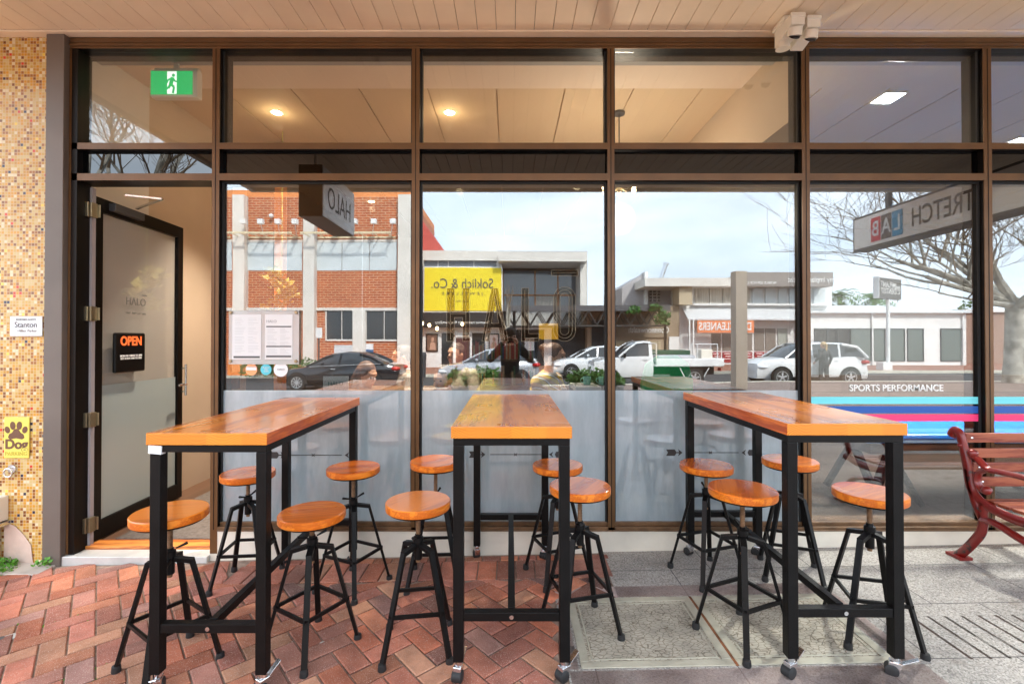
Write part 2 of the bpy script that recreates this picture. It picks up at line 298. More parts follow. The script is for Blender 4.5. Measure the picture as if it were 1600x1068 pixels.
M = dict(
 bronze=mat('bronze frame', (.14,.068,.025), .38, .25, .05, 40, .16, 5),
 dark=mat('black and shaded frame', (.006,.004,.003), .4, 0, spec=.2),  # near-black for the door, and for shade painted into the frame recesses
 black=mat('black powder coat', (.0042,.0036,.0036), .42, 0, .12, 150, .3, 12, spec=.22),
 steelgap=mat('jamb plate', (.15,.12,.10), .5, .1, .06, 30, .1, 3),
 chrome=mat('zinc', (.75,.76,.78), .22, 1, .05, 60),
 brass=mat('hinge brass', (.36,.30,.20), .35, .9, .05, 60),
 screw=mat('rusty screw', (.23,.13,.07), .45, .6, .3, 220, .35, 40),
 rubber=mat('black rubber', (.015,.015,.016), .6),
 soffit=mat('painted soffit', (.94,.77,.57), .62, 0, .12, 9, .05, 3),
 cream=mat('cream paint', (.78,.72,.62), .6, 0, .08, 20, .06, 2),
 white=mat('white paint', (.80,.80,.79), .55, 0, .05, 20, .05, 1.5),
 whiteg=mat('white gloss', (.82,.83,.84), .25),
 grey=mat('grey paint', (.36,.36,.36), .6, 0, 0, 1, .06, 2),
 dgrey=mat('dark grey', (.06,.06,.065), .5),
 conc=mat('concrete', (.46,.44,.40), .85, 0, .4, 30, .18, 3),
 yellow=mat('yellow', (.82,.66,.02), .5),
 orange=mat('orange', (.85,.26,.06), .5),
 red=mat('red cast iron', (.33,.022,.018), .3, .1, .25, 30, .35, 14, coat=.4),
 blue=mat('blue vinyl', (.02,.28,.95), .35),
 green=mat('green', (.01,.36,.10), .45),
 skin=mat('skin', (.58,.32,.22), .6), lips=mat('lips', (.5,.16,.13), .5),
 eye=mat('eye', (.03,.02,.02), .2),
)

_r = [q for q in M['red'].node_tree.nodes if q.type == 'VALTORGB'][0].color_ramp
_r.elements[0].position = .60; _r.elements[1].position = .66; _r.elements[0].color = (.20,.009,.007,1); _r.elements[1].color = (.03,.015,.014,1)
def text(body, size, loc, rot, m, name='lettering', parent=None, ext=.001, al='CENTER', sx=1, bold=0, vx=None):
    cu = bpy.data.curves.new(name, 'FONT'); cu.body = body; cu.size = size; cu.extrude = ext; cu.align_x = al; cu.align_y = 'CENTER'; cu.offset = bold
    if vx: cu.space_character = vx
    o = bpy.data.objects.new(name, cu); C.objects.link(o)
    dg = bpy.context.evaluated_depsgraph_get(); me = bpy.data.meshes.new_from_object(o.evaluated_get(dg)); bpy.data.objects.remove(o)
    me.materials.clear(); me.materials.append(m)
    o = bpy.data.objects.new(name, me); C.objects.link(o); o.location = loc; o.rotation_euler = rot; o.scale = (sx, 1, 1)
    if parent: o.parent = parent
    return o
FRONT = (R_(90), 0, 0)                  # read from the street (camera side)
BACK = (R_(90), 0, R_(180))             # read from the shop, on things across the street

# things whose parts are written in world metres
_world = set()
def site(name, label, cat, loc, group=None):
    o = thing(name, label, cat, loc, 0, group); _world.add(o.name); return o
def adopt(o, par):
    o.parent = par
    if par.name in _world: o.matrix_parent_inverse = Matrix.Translation(-Vector(par.location))
    return o
_b0 = MB.build
def _build(s, name, mats, parent=None, **k):
    o = _b0(s, name, mats, None, **k)
    if parent is not None: adopt(o, parent)
    return o
MB.build = _build
_t0 = text
def text(*a, parent=None, **k):
    o = _t0(*a, **k)
    if parent is not None: adopt(o, parent)
    return o

# ================================================================== GROUND
PAV = paver_mat('clay paver'); BED = mat('joint sand', (.30,.21,.16), .95, 0, .4, 200, .3, 30)
def clamp(a, b, c): return max(b, min(c, a))
# far footpath and road, one sheet to the horizon
g = MB(); g.box(-900, 900, -1500, 900, -1.2, -1.0); tag(g.build('ground', mat('far ground', (.22,.2,.15), .9)), kind='structure')
def sheet(name, m, x0, x1, y0, y1, zf, nx=24, ny=12):
    b = MB(); vs = [[b.b.verts.new((x0+(x1-x0)*i/nx, y0+(y1-y0)*j/ny, zf(x0+(x1-x0)*i/nx, y0+(y1-y0)*j/ny))) for i in range(nx+1)] for j in range(ny+1)]
    for j in range(ny):
        for i in range(nx): b.face([vs[j][i], vs[j][i+1], vs[j+1][i+1], vs[j+1][i]])
    return tag(b.build(name, m), kind='structure')
AGG = aggregate('aggregate slab', (.36,.33,.30), (.20,.18,.165), (.52,.48,.44))
sheet('footpath', AGG, .6, 9, .2, 3.25, lambda x, y: gz(x, y) - .002, 30, 6)
sheet('footpath', AGG, .25, .6, .2, 2.64, lambda x, y: gz(x, y) - .002, 4, 6)
sheet('forecourt', aggregate('forecourt slab', (.25,.175,.145), (.11,.09,.08), (.40,.32,.28)), -45, 45, -10, .202, lambda x, y: gz(x, y) - .006, 60, 14)
sheet('paving_bed', BED, -9, .62, .2, 3.25, lambda x, y: gz(x, y) - .009, 30, 6)
asph = mat('asphalt', (.075,.072,.072), .9, 0, .5, 90, .25, 2)
zr = lambda x, y: -.40 + .01 * clamp(x, -12, 14)
sheet('road', asph, -60, 60, -17.4, -10.2, zr, 30, 4)
KB = mat('kerb concrete', (.60,.56,.47), .85, 0, .3, 40, .15, 2)
b = MB()
for i in range(60):
    x = -30 + i; b.hexa([(x,-10.3,zr(x,0)-.1),(x+.99,-10.3,zr(x+1,0)-.1),(x+.99,-9.98,gz(x+1,-10)-.1),(x,-9.98,gz(x,-10)-.1),(x,-10.3,gz(x,-10)),(x+.99,-10.3,gz(x+1,-10)),(x+.99,-9.98,gz(x+1,-10)+.004),(x,-9.98,gz(x,-10)+.004)])
tag(b.build('kerb', KB), kind='structure')
zf = lambda x, y: -.27 + .01 * clamp(x, -12, 14)
b = MB()
for i in range(60):
    x = -30 + i; b.hexa([(x,-17.6,zr(x,0)-.2),(x+.99,-17.6,zr(x,0)-.2),(x+.99,-17.38,zr(x,0)-.2),(x,-17.38,zr(x,0)-.2),(x,-17.6,zf(x,0)+.004),(x+.99,-17.6,zf(x+1,0)+.004),(x+.99,-17.38,zf(x+1,0)+.004),(x,-17.38,zf(x,0)+.004)])
tag(b.build('far_kerb', KB), kind='structure')
sheet('far_pavement', brickmat('red paving', (.42,.17,.10), (.34,.13,.08), (.35,.27,.22), .3, .15, .012, vert=False, bump=.1), -60, 60, -60, -17.6, zf, 30, 4)
sheet('bay_marking', mat('line paint', (.75,.74,.70), .7), -1.4, -1.28, -13.2, -10.4, lambda x, y: zr(x, y)+.004, 1, 2)

# individual pavers
PCOL = [((.68,.42,.34),6),((.63,.40,.35),5),((.71,.46,.34),4),((.56,.40,.36),4),((.73,.56,.44),2.6),((.49,.40,.39),1.6),((.70,.40,.29),3)]
def pick():
    r = random.random() * sum(q for _, q in PCOL); mean = (.66,.43,.35)
    for c, q in PCOL:
        r -= q
        if r <= 0: break
    f = random.uniform(.85, 1.15); return tuple(min(1, (x*.62 + m*.38)*f*1.06) for x, m in zip(c, mean)) + (1,)
pv = MB(); cl = pv.b.loops.layers.color.new('paver')
def paver(cx, cy, L, Wd, ang, clip=None):
    ca, sa = math.cos(ang), math.sin(ang); gap = .0035; h = [(L/2-gap), (Wd/2-gap)]; tilt = random.uniform(-.0016, .0016); dz = random.uniform(-.0015, .0015)
    def P(u, v, z):
        x, y = cx + u*ca - v*sa, cy + u*sa + v*ca
        if clip: x, y = clip(x, y)
        return pv.b.verts.new((x, y, gz(x, y) + z + dz + tilt*u/.1))
    lo = [P(i*h[0], j*h[1], -.012) for i, j in ((-1,-1),(1,-1),(1,1),(-1,1))]
    mi = [P(i*h[0], j*h[1], -.004) for i, j in ((-1,-1),(1,-1),(1,1),(-1,1))]
    e = .0045; up = [P(i*(h[0]-e), j*(h[1]-e), 0) for i, j in ((-1,-1),(1,-1),(1,1),(-1,1))]
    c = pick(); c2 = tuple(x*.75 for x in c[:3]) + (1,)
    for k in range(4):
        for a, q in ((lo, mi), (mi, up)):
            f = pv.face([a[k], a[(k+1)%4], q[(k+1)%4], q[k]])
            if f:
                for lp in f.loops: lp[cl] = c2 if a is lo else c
    f = pv.face(up)
    if f:
        for lp in f.loops: lp[cl] = c
def inzone(x, y):
    if y > 2.93 and -1.75 < x: return False
    if y > 3.16 or y < 1.4: return False
    if y > 2.64: return x < .56
    return x < .235
Wb = .104; ang = R_(41)
for i in range(-90, 90):
    for j in range(-90, 90):
        for (ox, oy, hor) in ((i + 4*j, i, 1), ):
            for (px, py, a) in ((ox+1, oy+.5, ang), (ox+.5, oy+2, ang + math.pi/2)):
                x, y = px*Wb, py*Wb; X_, Y_ = x*math.cos(ang) - y*math.sin(ang) - 1.5, x*math.sin(ang) + y*math.cos(ang) + 2.2
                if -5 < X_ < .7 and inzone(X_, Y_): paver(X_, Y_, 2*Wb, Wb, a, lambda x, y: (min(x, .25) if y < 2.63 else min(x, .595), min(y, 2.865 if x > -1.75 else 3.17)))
for k in range(20):
    x = -1.69 + k*.119
    if x < .60: paver(x, 2.985, .236, .119, math.pi/2); paver(x+.02, 3.135, .07, .119, math.pi/2)
tag(pv.build('brick_paving', PAV), kind='structure')

# concrete surround and the two infill covers
CB = mat('pink concrete', (.42,.30,.27), .85, 0, .4, 60, .2, 4, col2=(.56,.44,.40))
b = MB()
def slab(b, x0, x1, y0, y1, t=.004, mi=0): b.hexa([(x0,y0,gz(x0)-.02),(x1,y0,gz(x1)-.02),(x1,y1,gz(x1)-.02),(x0,y1,gz(x0)-.02),(x0,y0,gz(x0)+t),(x1,y0,gz(x1)+t),(x1,y1,gz(x1)+t),(x0,y1,gz(x0)+t)], mi)
slab(b, .255, 1.80, 2.64, 2.76); slab(b, .255, 1.80, 1.93, 2.07); slab(b, .255, .305, 2.072, 2.638); slab(b, 1.70, 1.80, 2.072, 2.638)
tag(b.build('cover_surround', CB, bevel=.004), kind='structure')
def crazed(name):
    m = bpy.data.materials.new(name); n, l = nodes(m); p = n['Principled BSDF']; p.inputs['Roughness'].default_value = .8
    t = n.new('ShaderNodeTexCoord'); dn = n.new('ShaderNodeTexNoise'); dn.inputs['Scale'].default_value = 9; l(t.outputs['Object'], dn.inputs[0])
    ad = n.new('ShaderNodeMixRGB'); ad.blend_type = 'ADD'; ad.inputs[0].default_value = .06; l(t.outputs['Object'], ad.inputs[1]); l(dn.outputs['Color'], ad.inputs[2])
    mp = n.new('ShaderNodeMapping'); mp.inputs['Scale'].default_value = (1, 1.7, 1); l(ad.outputs[0], mp.inputs[0])
    v = n.new('ShaderNodeTexVoronoi'); v.feature = 'DISTANCE_TO_EDGE'; v.inputs['Scale'].default_value = 34; l(mp.outputs[0], v.inputs[0])
    r = n.new('ShaderNodeValToRGB'); r.color_ramp.elements[0].position = .0; r.color_ramp.elements[1].position = .085; r.color_ramp.elements[0].color = (.14,.11,.07,1); r.color_ramp.elements[1].color = (.43,.385,.31,1); l(v.outputs[0], r.inputs[0])
    z = n.new('ShaderNodeTexNoise'); z.inputs['Scale'].default_value = 7; z.inputs['Detail'].default_value = 8; l(t.outputs['Object'], z.inputs[0])
    mr = n.new('ShaderNodeMapRange'); mr.inputs['From Min'].default_value = .3; mr.inputs['From Max'].default_value = .7; mr.inputs['To Min'].default_value = .7; mr.inputs['To Max'].default_value = 1.25; l(z.outputs[0], mr.inputs[0])
    k = n.new('ShaderNodeMixRGB'); k.blend_type = 'MULTIPLY'; k.inputs[0].default_value = 1; l(r.outputs[0], k.inputs[1]); l(mr.outputs[0], k.inputs[2]); l(k.outputs[0], p.inputs['Base Color'])
    b = n.new('ShaderNodeBump'); b.inputs['Strength'].default_value = .9; b.inputs['Distance'].default_value = .006; l(r.outputs[0], b.inputs['Height']); l(b.outputs[0], p.inputs['Normal']); return m
CRZ = crazed('patterned infill'); RIM = mat('weathered rim', (.40,.37,.29), .75, 0, .4, 60, .2, 6); RUST = mat('rust', (.20,.07,.025), .9, 0, .5, 90, .4, 20)
for nm, x0, x1 in (('left', .312, .985), ('right', 1.0, 1.692)):
    t = site('access_cover', 'square footpath access cover with crazed infill, %s rusty strip' % ('left of the' if nm == 'left' else 'right of the'), 'access cover', ((x0+x1)/2, 2.355, gz(x0)), 'infilled access covers in the footpath')
    b = MB(); slab(b, x0, x1, 2.078, 2.632, .005); b.build('infill', CRZ, t)
    b = MB()
    for q in ((x0,x1,2.078,2.118),(x0,x1,2.592,2.632),(x0,x0+.04,2.12,2.59),(x1-.04,x1,2.12,2.59)): slab(b, *q, t=.009)
    for q in ((x0+.052,x1-.052,2.13,2.138),(x0+.052,x1-.052,2.572,2.58),(x0+.052,x0+.06,2.14,2.57),(x1-.06,x1-.052,2.14,2.57)): slab(b, *q, t=.0075)
    b.build('rim', RIM, t, bevel=.002)
    if nm == 'left':
        b = MB(); slab(b, .986, .999, 2.078, 2.632, .007); b.build('rusty_strip', RUST, t)
# iron drain grate slots at the right
t = site('drain_grate', 'slotted iron drain panel let into the grey slabs below the red bench', 'drain grate', (2.25, 2.3, gz(2.25)))
b = MB(); slab(b, 1.98, 2.62, 2.06, 2.44, .002); b.build('panel', mat('grate slab', (.33,.29,.27), .8, 0, .4, 90, .25, 8), t)
b = MB()
for k in range(7): slab(b, 2.02+k*.085, 2.036+k*.085, 2.09, 2.41, .004)
b.build('slot', mat('slot shadow', (.09,.055,.045), .9), t)
# drain lid at the left
t = site('drain_cover', 'small grey concrete drain lid with a round hole among the brick pavers', 'drain lid', (-2.52, 2.38, gz(-2.5)))
b = MB(); b.prism([(-2.75,2.30,gz(-2.7)-.01),(-2.50,2.36,gz(-2.5)-.01),(-2.46,2.42,gz(-2.4)-.01),(-2.78,2.45,gz(-2.7)-.01)], (0,0,.013)); b.build('lid', M['conc'], t, bevel=.003)
b = MB(); b.lathe([(.018,0),(.018,.003)], (-2.545,2.375,gz(-2.5)+.0045), 16); b.build('hole', M['dgrey'], t)
# gum and leaf litter
GM = [mat('dark gum', (.06,.05,.05), .9), mat('pale gum', (.62,.58,.52), .9), mat('fallen petal', (.85,.45,.04), .7), mat('red scrap', (.6,.05,.03), .7)]
for (x, y, r, k) in ((1.51,2.47,.022,0),(2.9,2.75,.014,3),(2.45,3.05,.02,0),(1.0,2.9,.015,0),(2.1,2.93,.018,0),(3.0,2.5,.012,1),(-.9,2.3,.013,1),(2.3,2.7,.02,0),(1.3,3.05,.016,0),(.9,2.2,.012,0),(2.62,2.62,.01,2),(3.3,2.8,.02,0)):
    b = MB(); b.lathe([(r,0),(r*.8,.0025)], (0,0,0), 9)
    o = b.build('gum_spot' if k < 2 else 'litter_scrap', GM[k], loc=(x, y, gz(x)+.001)); o.scale = (1.5, .8, 1)
    tag(o, {0:'dark chewing gum spot trodden into the pavement',1:'pale chewing gum spot trodden into the pavement',2:'yellow petal lying on the grey slabs',3:'red scrap lying on the grey slabs'}[k], 'gum spot' if k < 2 else 'litter', 'spots and scraps on the pavement')

# weeds in the joints
LF = mat('weed leaf', (.10,.30,.02), .6, 0, 0, 1, .4, 30)
def leaves(b, c, n, r, h, s):
    for _ in range(n):
        a = random.uniform(0, 6.28); q = random.random()**.5 * r; p = Vector(c) + Vector((math.cos(a)*q, math.sin(a)*q, random.random()*h*(1-.6*q/r)))
        d = Vector((random.uniform(-1,1), random.uniform(-1,1), random.uniform(.1,1))).normalized() * s * random.uniform(.6,1.3); e = d.cross(Vector((random.uniform(-1,1), random.uniform(-1,1), .3))).normalized() * d.length * .38
        b.poly([p, p + d*.5 + e, p + d, p + d*.5 - e])
b = MB()
for _ in range(300):
    x, y = random.uniform(-3.3, -1.45), random.uniform(1.9, 2.95)
    if noise.noise(Vector((x*2.3, y*2.3, 3))) < .12: continue
    # snap to the diagonal joints
    u, v = (x+1.5)*math.cos(ang) + (y-2.2)*math.sin(ang), -(x+1.5)*math.sin(ang) + (y-2.2)*math.cos(ang); v = round(v/Wb)*Wb
    x, y = u*math.cos(ang) - v*math.sin(ang) - 1.5, u*math.sin(ang) + v*math.cos(ang) + 2.2
    leaves(b, (x, y, gz(x) - .006), 9, .013, .008, .010)
tag(b.build('moss', LF), 'tiny green weeds and moss growing in the brick joints', 'moss', kind='stuff')
for (x, y, n, r, h, s, lab) in ((-3.36, 3.08, 900, .13, .10, .016, 'bright green grass clump at the foot of the mosaic wall'), (-3.08, 3.14, 34, .05, .08, .03, 'small broad leaved weed beside the shopfront corner post')):
    b = MB(); leaves(b, (0,0,0), n, r, h, s); tag(b.build('weed', LF, loc=(x, y, gz(x))), lab, 'weed')

b = MB()
for _ in range(420):
    x = random.uniform(-1.95, 4); y = 3.195 - abs(random.gauss(0, .05)); s_ = random.uniform(.002,.006)
    leaves(b, (x, y, gz(x)+.001), 1, .004, .001, s_)
tag(b.build('leaf_litter', mat('dry litter', (.25,.15,.07), .9, 0,0,1,.5,40)), 'dry leaf crumbs and grit along the foot of the shopfront', 'litter', kind='stuff')
# ================================================================== MOSAIC WALL, SIGNS ON IT
t = site('mosaic_wall', 'wall pier covered in tiny cream, ochre and brown mosaic tiles', 'wall', (-3.3, 3.2, gz(-3.3)))
b = MB(); b.box(-7.5, -3.112, 3.2, 3.5, -.2, 3.49); b.build('tiled_face', mosaic('glass mosaic'), t)
b = MB(); b.prism([(-3.40,3.196,gz(-3.3)-.02),(-3.20,3.196,gz(-3.3)-.02),(-3.22,3.196,.06),(-3.27,3.196,.13),(-3.33,3.196,.19),(-3.40,3.196,.21)], (0,-.003,0)); b.build('bare_render_patch', mat('bare render', (.60,.44,.36), .9, 0, .4, 30, .12, 8), t)
b = MB(); b.box(-3.50,-3.02,3.04,3.2,-.12,gz(-3.3)+.014); b.build('footing', mat('footing', (.52,.44,.38), .9, 0, .4, 40, .15, 5), t, bevel=.006)
def ring_of(b, c, R, r, n=20):
    b.path([(c[0]+R*math.cos(a), c[1]-.012, c[2]+R*math.sin(a)) for a in [2*math.pi*k/n for k in range(n+1)]], r, 8)
t = site('dog_hook', 'galvanised ring hook for tying dogs to the mosaic wall', 'hook', (X(22,3.2), 3.19, Z(733,3.2)))
b = MB(); b.lathe([(.028,-.008),(.028,0)], (X(22,3.2),3.198,Z(731,3.2)), 16, 'y'); b.build('back_plate', M['chrome'], t)
b = MB(); ring_of(b, (X(21,3.2),3.185,Z(736,3.2)), .028, .005); b.build('ring', M['chrome'], t, smooth=True)
t = site('hook_sign', 'yellow plastic DOG PARKING sign with paw print on the mosaic wall', 'sign', (X(27,3.19), 3.19, Z(683,3.19)))
x0, x1, z0, z1 = X(8,3.19), X(47,3.19), Z(715,3.19), Z(651,3.19); xc = (x0+x1)/2
b = MB(); b.box(x0, x1, 3.188, 3.196, z0, z1); b.build('panel', mat('sign yellow', (.86,.72,.13), .4), t, bevel=.004)
BRN = mat('sign brown', (.16,.07,.035), .6)
b = MB(); y = 3.187
for (dx, dz, rx, rz, an) in ((-.060,.000,.017,.024,20),(-.024,.028,.018,.028,6),(.020,.028,.018,.028,-6),(.058,.000,.017,.024,-20)):
    b.prism([(xc+dx + rx*math.cos(a)*math.cos(R_(an)) - rz*math.sin(a)*math.sin(R_(an)), y, z1-.085+dz + rx*math.cos(a)*math.sin(R_(an)) + rz*math.sin(a)*math.cos(R_(an))) for a in [k*math.pi/8 for k in range(16)]], (0,-.001,0))
b.prism([(xc+u, y, z1-.115+v) for u, v in ((-.055,-.022),(-.048,.0),(-.028,.012),(-.014,.032),(0,.038),(.014,.032),(.028,.012),(.048,0),(.055,-.022),(.040,-.034),(0,-.026),(-.040,-.034))], (0,-.001,0))
b.build('paw_print', BRN, t)
text('Dog', .088, (xc, 3.187, z0+.092), FRONT, BRN, 'lettering', bold=.003, parent=t)
text('PARKING', .036, (xc, 3.187, z0+.030), FRONT, mat('faded letters', (.55,.45,.06), .6), 'lettering', parent=t)
t = site('name_plate', 'small white name plate lettered Stanton on the mosaic wall', 'sign', (X(41,3.19), 3.19, Z(510,3.19)))
x0, x1, z0, z1 = X(16,3.19), X(66,3.19), Z(525,3.19), Z(494,3.19); xc = (x0+x1)/2
b = MB(); b.box(x0, x1, 3.187, 3.196, z0, z1); b.build('panel', M['whiteg'], t, bevel=.003)
INK = mat('ink', (.10,.09,.09), .6)
text('REGISTERED AGENTS', .014, (xc, 3.186, z1-.022), FRONT, INK, parent=t); text('Stanton', .052, (xc, 3.186, z1-.058), FRONT, INK, parent=t, sx=.95); text('Hillier Parker', .024, (xc+.01, 3.186, z1-.098), FRONT, mat('grey ink', (.32,.28,.26), .6), parent=t)
t = site('meter_box', 'off white electrical box and conduit on the mosaic wall', 'meter box', (-3.42, 3.1, gz(-3.4)))
b = MB(); b.box(-3.56, -3.375, 3.11, 3.2, Z(818,3.11), Z(779,3.11)); b.build('box', M['cream'], t, bevel=.006)
b = MB(); b.box(-3.56, -3.362, 3.105, 3.2, Z(825,3.11), Z(819,3.11)); b.build('base_plate', M['chrome'], t, bevel=.002)
b = MB(); b.tube((-3.44,3.15,gz(-3.4)-.05), (-3.44,3.15,Z(825,3.11)), .042, seg=20); b.build('conduit', M['white'], t, smooth=True)

# ================================================================== SHOPFRONT
FX = [(-2.021,-1.972),(-.667,-.614),(.660,.707),(1.980,2.032),(3.213,3.267),(4.45,4.50),(5.68,5.73)]
GA = glassmat('window glass', .165, (.73,.75,.74)); GB = glassmat('tinted strip glass', .08, (.012,.012,.014)); GU = glassmat('upper glass', .07); 
sf = site('shopfront', 'bronze framed glass shopfront of tall panes, with an open door', 'shopfront', (0, 3.25, 0))
ZT, ZU0, ZU1, ZL0, ZL1 = 3.416, 2.729, 2.772, 2.517, 2.564
b = MB(); b.box(-3.112,-2.992,3.16,3.34,gz(-3)-.02,3.488); b.build('corner_post', M['steelgap'], sf, bevel=.003)
b = MB(); b.box(-2.99,-2.935,3.2,3.31,gz(-3)-.02,3.41, mi=1); b.box(-2.9905,-2.975,3.199,3.2,gz(-3),3.41,mi=0); b.build('door_jamb', [M['bronze'], M['dark']], sf)
b = MB(); b.box(-2.99,5.8,3.2,3.208,ZT,3.488); b.box(-2.989,5.8,3.208,3.36,ZT+.001,3.487,1); b.box(-2.99,5.8,3.192,3.1995,3.43,3.445); b.box(-2.99,5.8,3.194,3.1995,3.455,3.46)
b.build('header', [M['bronze'], M['dark']], sf, bevel=.002)
for i, (a, c) in enumerate(FX):
    b = MB(); b.box(a, c, 3.2, 3.206, (.0 if i == 0 else .152)-.0, ZT-.001, 0); b.box(a+.002, c-.002, 3.206, 3.36, (.0 if i == 0 else .152), ZT-.001, 1)
    b.box((a+c)/2-.0025, (a+c)/2+.0025, 3.1985, 3.1995, .16, ZT-.004, 1)
    b.build('mullion', [M['bronze'], M['dark']], sf)
ends = [(-2.992+.06, -2.021)] + [(FX[i][1], FX[i+1][0]) for i in range(6)]
ends0 = [(-2.99, -2.021)] + ends[1:]
for i, (a, c) in enumerate(ends0):
    for z0, z1 in ((ZU0, ZU1), (ZL0, ZL1)):
        b = MB(); b.box(a, c, 3.2, 3.206, z0, z1, 0); b.box(a, c, 3.206, 3.35, z0+.002, z1-.002, 1); b.build('transom', [M['bronze'], M['dark']], sf)
    b = MB(); b.box(a, c, GL, GL+.006, ZU1, ZT); b.build('upper_pane', GU, sf)
    b = MB(); b.box(a, c, GL, GL+.006, ZL1, ZU0); b.box(a, c, GL+.03, GL+.04, ZL1, ZU0, 1); b.build('dark_strip_pane', [GB, M['dgrey']], sf)
    b = MB()                                          # black glazing gaskets
    for q in ((a,a+.012,ZU1,ZT),(c-.012,c,ZU1,ZT)): b.box(q[0],q[1],GL-.012,GL-.001,q[2],q[3])
    if i: 
        for q in ((a,a+.012,.2,ZL0),(c-.012,c,.2,ZL0)): b.box(q[0],q[1],GL-.012,GL-.001,q[2],q[3])
        b.box(a+.012,c-.012,GL-.012,GL-.001,ZL0-.010,ZL0)
    b.build('gasket', M['rubber'], sf)
    if i:
        b = MB(); b.box(a, c, GL, GL+.006, .2, ZL0); b.build('main_pane', GA, sf)
SILL = mat('sill bronze', (.16,.085,.04), .45, .2, .15, 60, .35, 9)
b = MB(); b.box(-1.972,5.8,3.2,3.35,.152,.178); b.box(-1.972,5.8,3.225,3.35,.178,.202); b.box(-1.972,5.8,3.19,3.2,.152,.160); b.build('window_sill', SILL, sf, bevel=.002)
b = MB(); b.box(-2.021,5.8,3.2015,3.36,-.2,.151); b.build('plinth', mat('plinth paint', (.72,.66,.56), .7, 0, .3, 25, .15, 2.5), sf)
b = MB(); b.box(-2.992,-2.0215,3.17,3.285,-.2,gz(-2.5)+.048); b.build('door_step', mat('aluminium step', (.62,.62,.60), .45, .3, .2, 60, .12, 6), sf, bevel=.004)
# frosted film on the lower part of the cafe panes
FILM = filmmat('frosted film', (.60,.70,.75), .9, .14, .012, .25)
_n, _l = FILM.node_tree.nodes, FILM.node_tree.links.new
_t = _n.new('ShaderNodeTexCoord'); _m = _n.new('ShaderNodeMapping'); _m.inputs['Scale'].default_value = (3, 1, .7); _l(_t.outputs['Object'], _m.inputs[0])
_z = _n.new('ShaderNodeTexNoise'); _z.inputs['Scale'].default_value = 2.2; _z.inputs['Detail'].default_value = 9; _z.inputs['Roughness'].default_value = .62; _l(_m.outputs[0], _z.inputs[0])
_c = _n.new('ShaderNodeValToRGB'); _c.color_ramp.elements[0].position = .3; _c.color_ramp.elements[1].position = .72; _c.color_ramp.elements[0].color = (.44,.54,.60,1); _c.color_ramp.elements[1].color = (.56,.64,.68,1); _l(_z.outputs[0], _c.inputs[0])
_g = _n.new('ShaderNodeMapRange'); _g.inputs['From Min'].default_value = .35; _g.inputs['From Max'].default_value = .65; _g.inputs['To Min'].default_value = .72; _g.inputs['To Max'].default_value = .93; _l(_z.outputs[0], _g.inputs[0])
for _q in list(_n):
    if _q.type in ('BSDF_DIFFUSE', 'BSDF_TRANSLUCENT'): _l(_c.outputs[0], _q.inputs[0])
    if _q.type == 'MIX_SHADER' and abs(_q.inputs[0].default_value - .9) < 1e-4: _l(_g.outputs[0], _q.inputs[0])
for (a, c) in ends[1:4]:
    b = MB(); b.box(a+.012, c-.012, GL-.0025, GL-.0015, .202, 1.092); b.build('frosted_film', FILM, sf)
WHT = mat('white vinyl', (.85,.85,.83), .6); VB = mat('dark vinyl', (.035,.03,.03), .6)
def arrow(x0, x1, z):
    b = MB(); y = GL - .0035; e = (0,-.0008,0); L_ = x1 - x0
    b.prism([(x0,y,z-.022),(x0+.012,y,z),(x0,y,z+.022),(x0+.058,y,z+.022),(x0+.068,y,z+.008),(x0+.068,y,z-.008),(x0+.058,y,z-.022)], e)
    b.prism([(x0+.082,y,z-.024),(x0+.112,y,z),(x0+.082,y,z+.024),(x0+.088,y,z+.004),(x0+.068,y,z+.004),(x0+.068,y,z-.004),(x0+.088,y,z-.004)], e)
    b.box(x0+.145, x1-.11, y-.0008, y, z-.0025, z+.0025)
    xm = (x0+x1)/2; b.prism([(xm-.012,y-.001,z-.012),(xm-.006,y-.001,z),(xm-.012,y-.001,z+.012),(xm,y-.001,z+.004),(xm+.012,y-.001,z+.012),(xm+.006,y-.001,z),(xm+.012,y-.001,z-.012),(xm,y-.001,z-.004)], e)
    b.prism([(x1-.06,y,z-.02),(x1-.09,y,z),(x1-.06,y,z+.02),(x1-.07,y,z)], e); b.prism([(x1,y,z-.02),(x1-.012,y,z),(x1,y,z+.02),(x1-.04,y,z+.02),(x1-.05,y,z),(x1-.04,y,z-.02)], e)
    b.build('arrow_decal', VB, sf)
arrow(X(421,GL), X(560,GL), Z(710,GL)); arrow(X(733,GL), X(878,GL), Z(709,GL)); arrow(X(1040,GL), X(1178,GL), Z(706,GL))
# big outlined cafe name on the middle pane
TF = tintmat('smoke film', (.86,.82,.77)); GOLD = filmmat('gold outline', (.62,.54,.40), .55, 0, .1, .1)
b = MB(); bo = MB(); y = GL - .004; k_ = GL/FOC
def strip(x0, y0, x1, y1, mi=0):
    b.box(X(x0,GL), X(x1,GL), y, y+.0006, Z(y1,GL), Z(y0,GL))
def line(pts, w=.36):
    P = [(X(p[0],GL), y-.0008, Z(p[1],GL)) for p in pts]
    for p, q in zip(P, P[1:]): bo.bar(p, q, .0006, w*k_, (0,1,0)) if False else bo.path([p, q], w*k_/2, 4)
strip(699,450,710,533); strip(723,450,733,533); strip(710,486,723,495)
for q in (((698,450),(710,450),(710,485),(723,485),(723,450),(734,450),(734,533),(723,533),(723,496),(710,496),(710,533),(698,533),(698,450)),((704,453),(704,530)),((728,453),(728,530)),((704,490),(728,490))): line(q)
b.prism([(X(p,GL), y, Z(q,GL)) for p, q in ((768,450),(778,450),(769,506),(764,533),(753,533))], (0,.0006,0)); b.prism([(X(p,GL), y, Z(q,GL)) for p, q in ((778,450),(794,533),(783,533),(772,468))], (0,.0006,0)); strip(768,505,780,511)
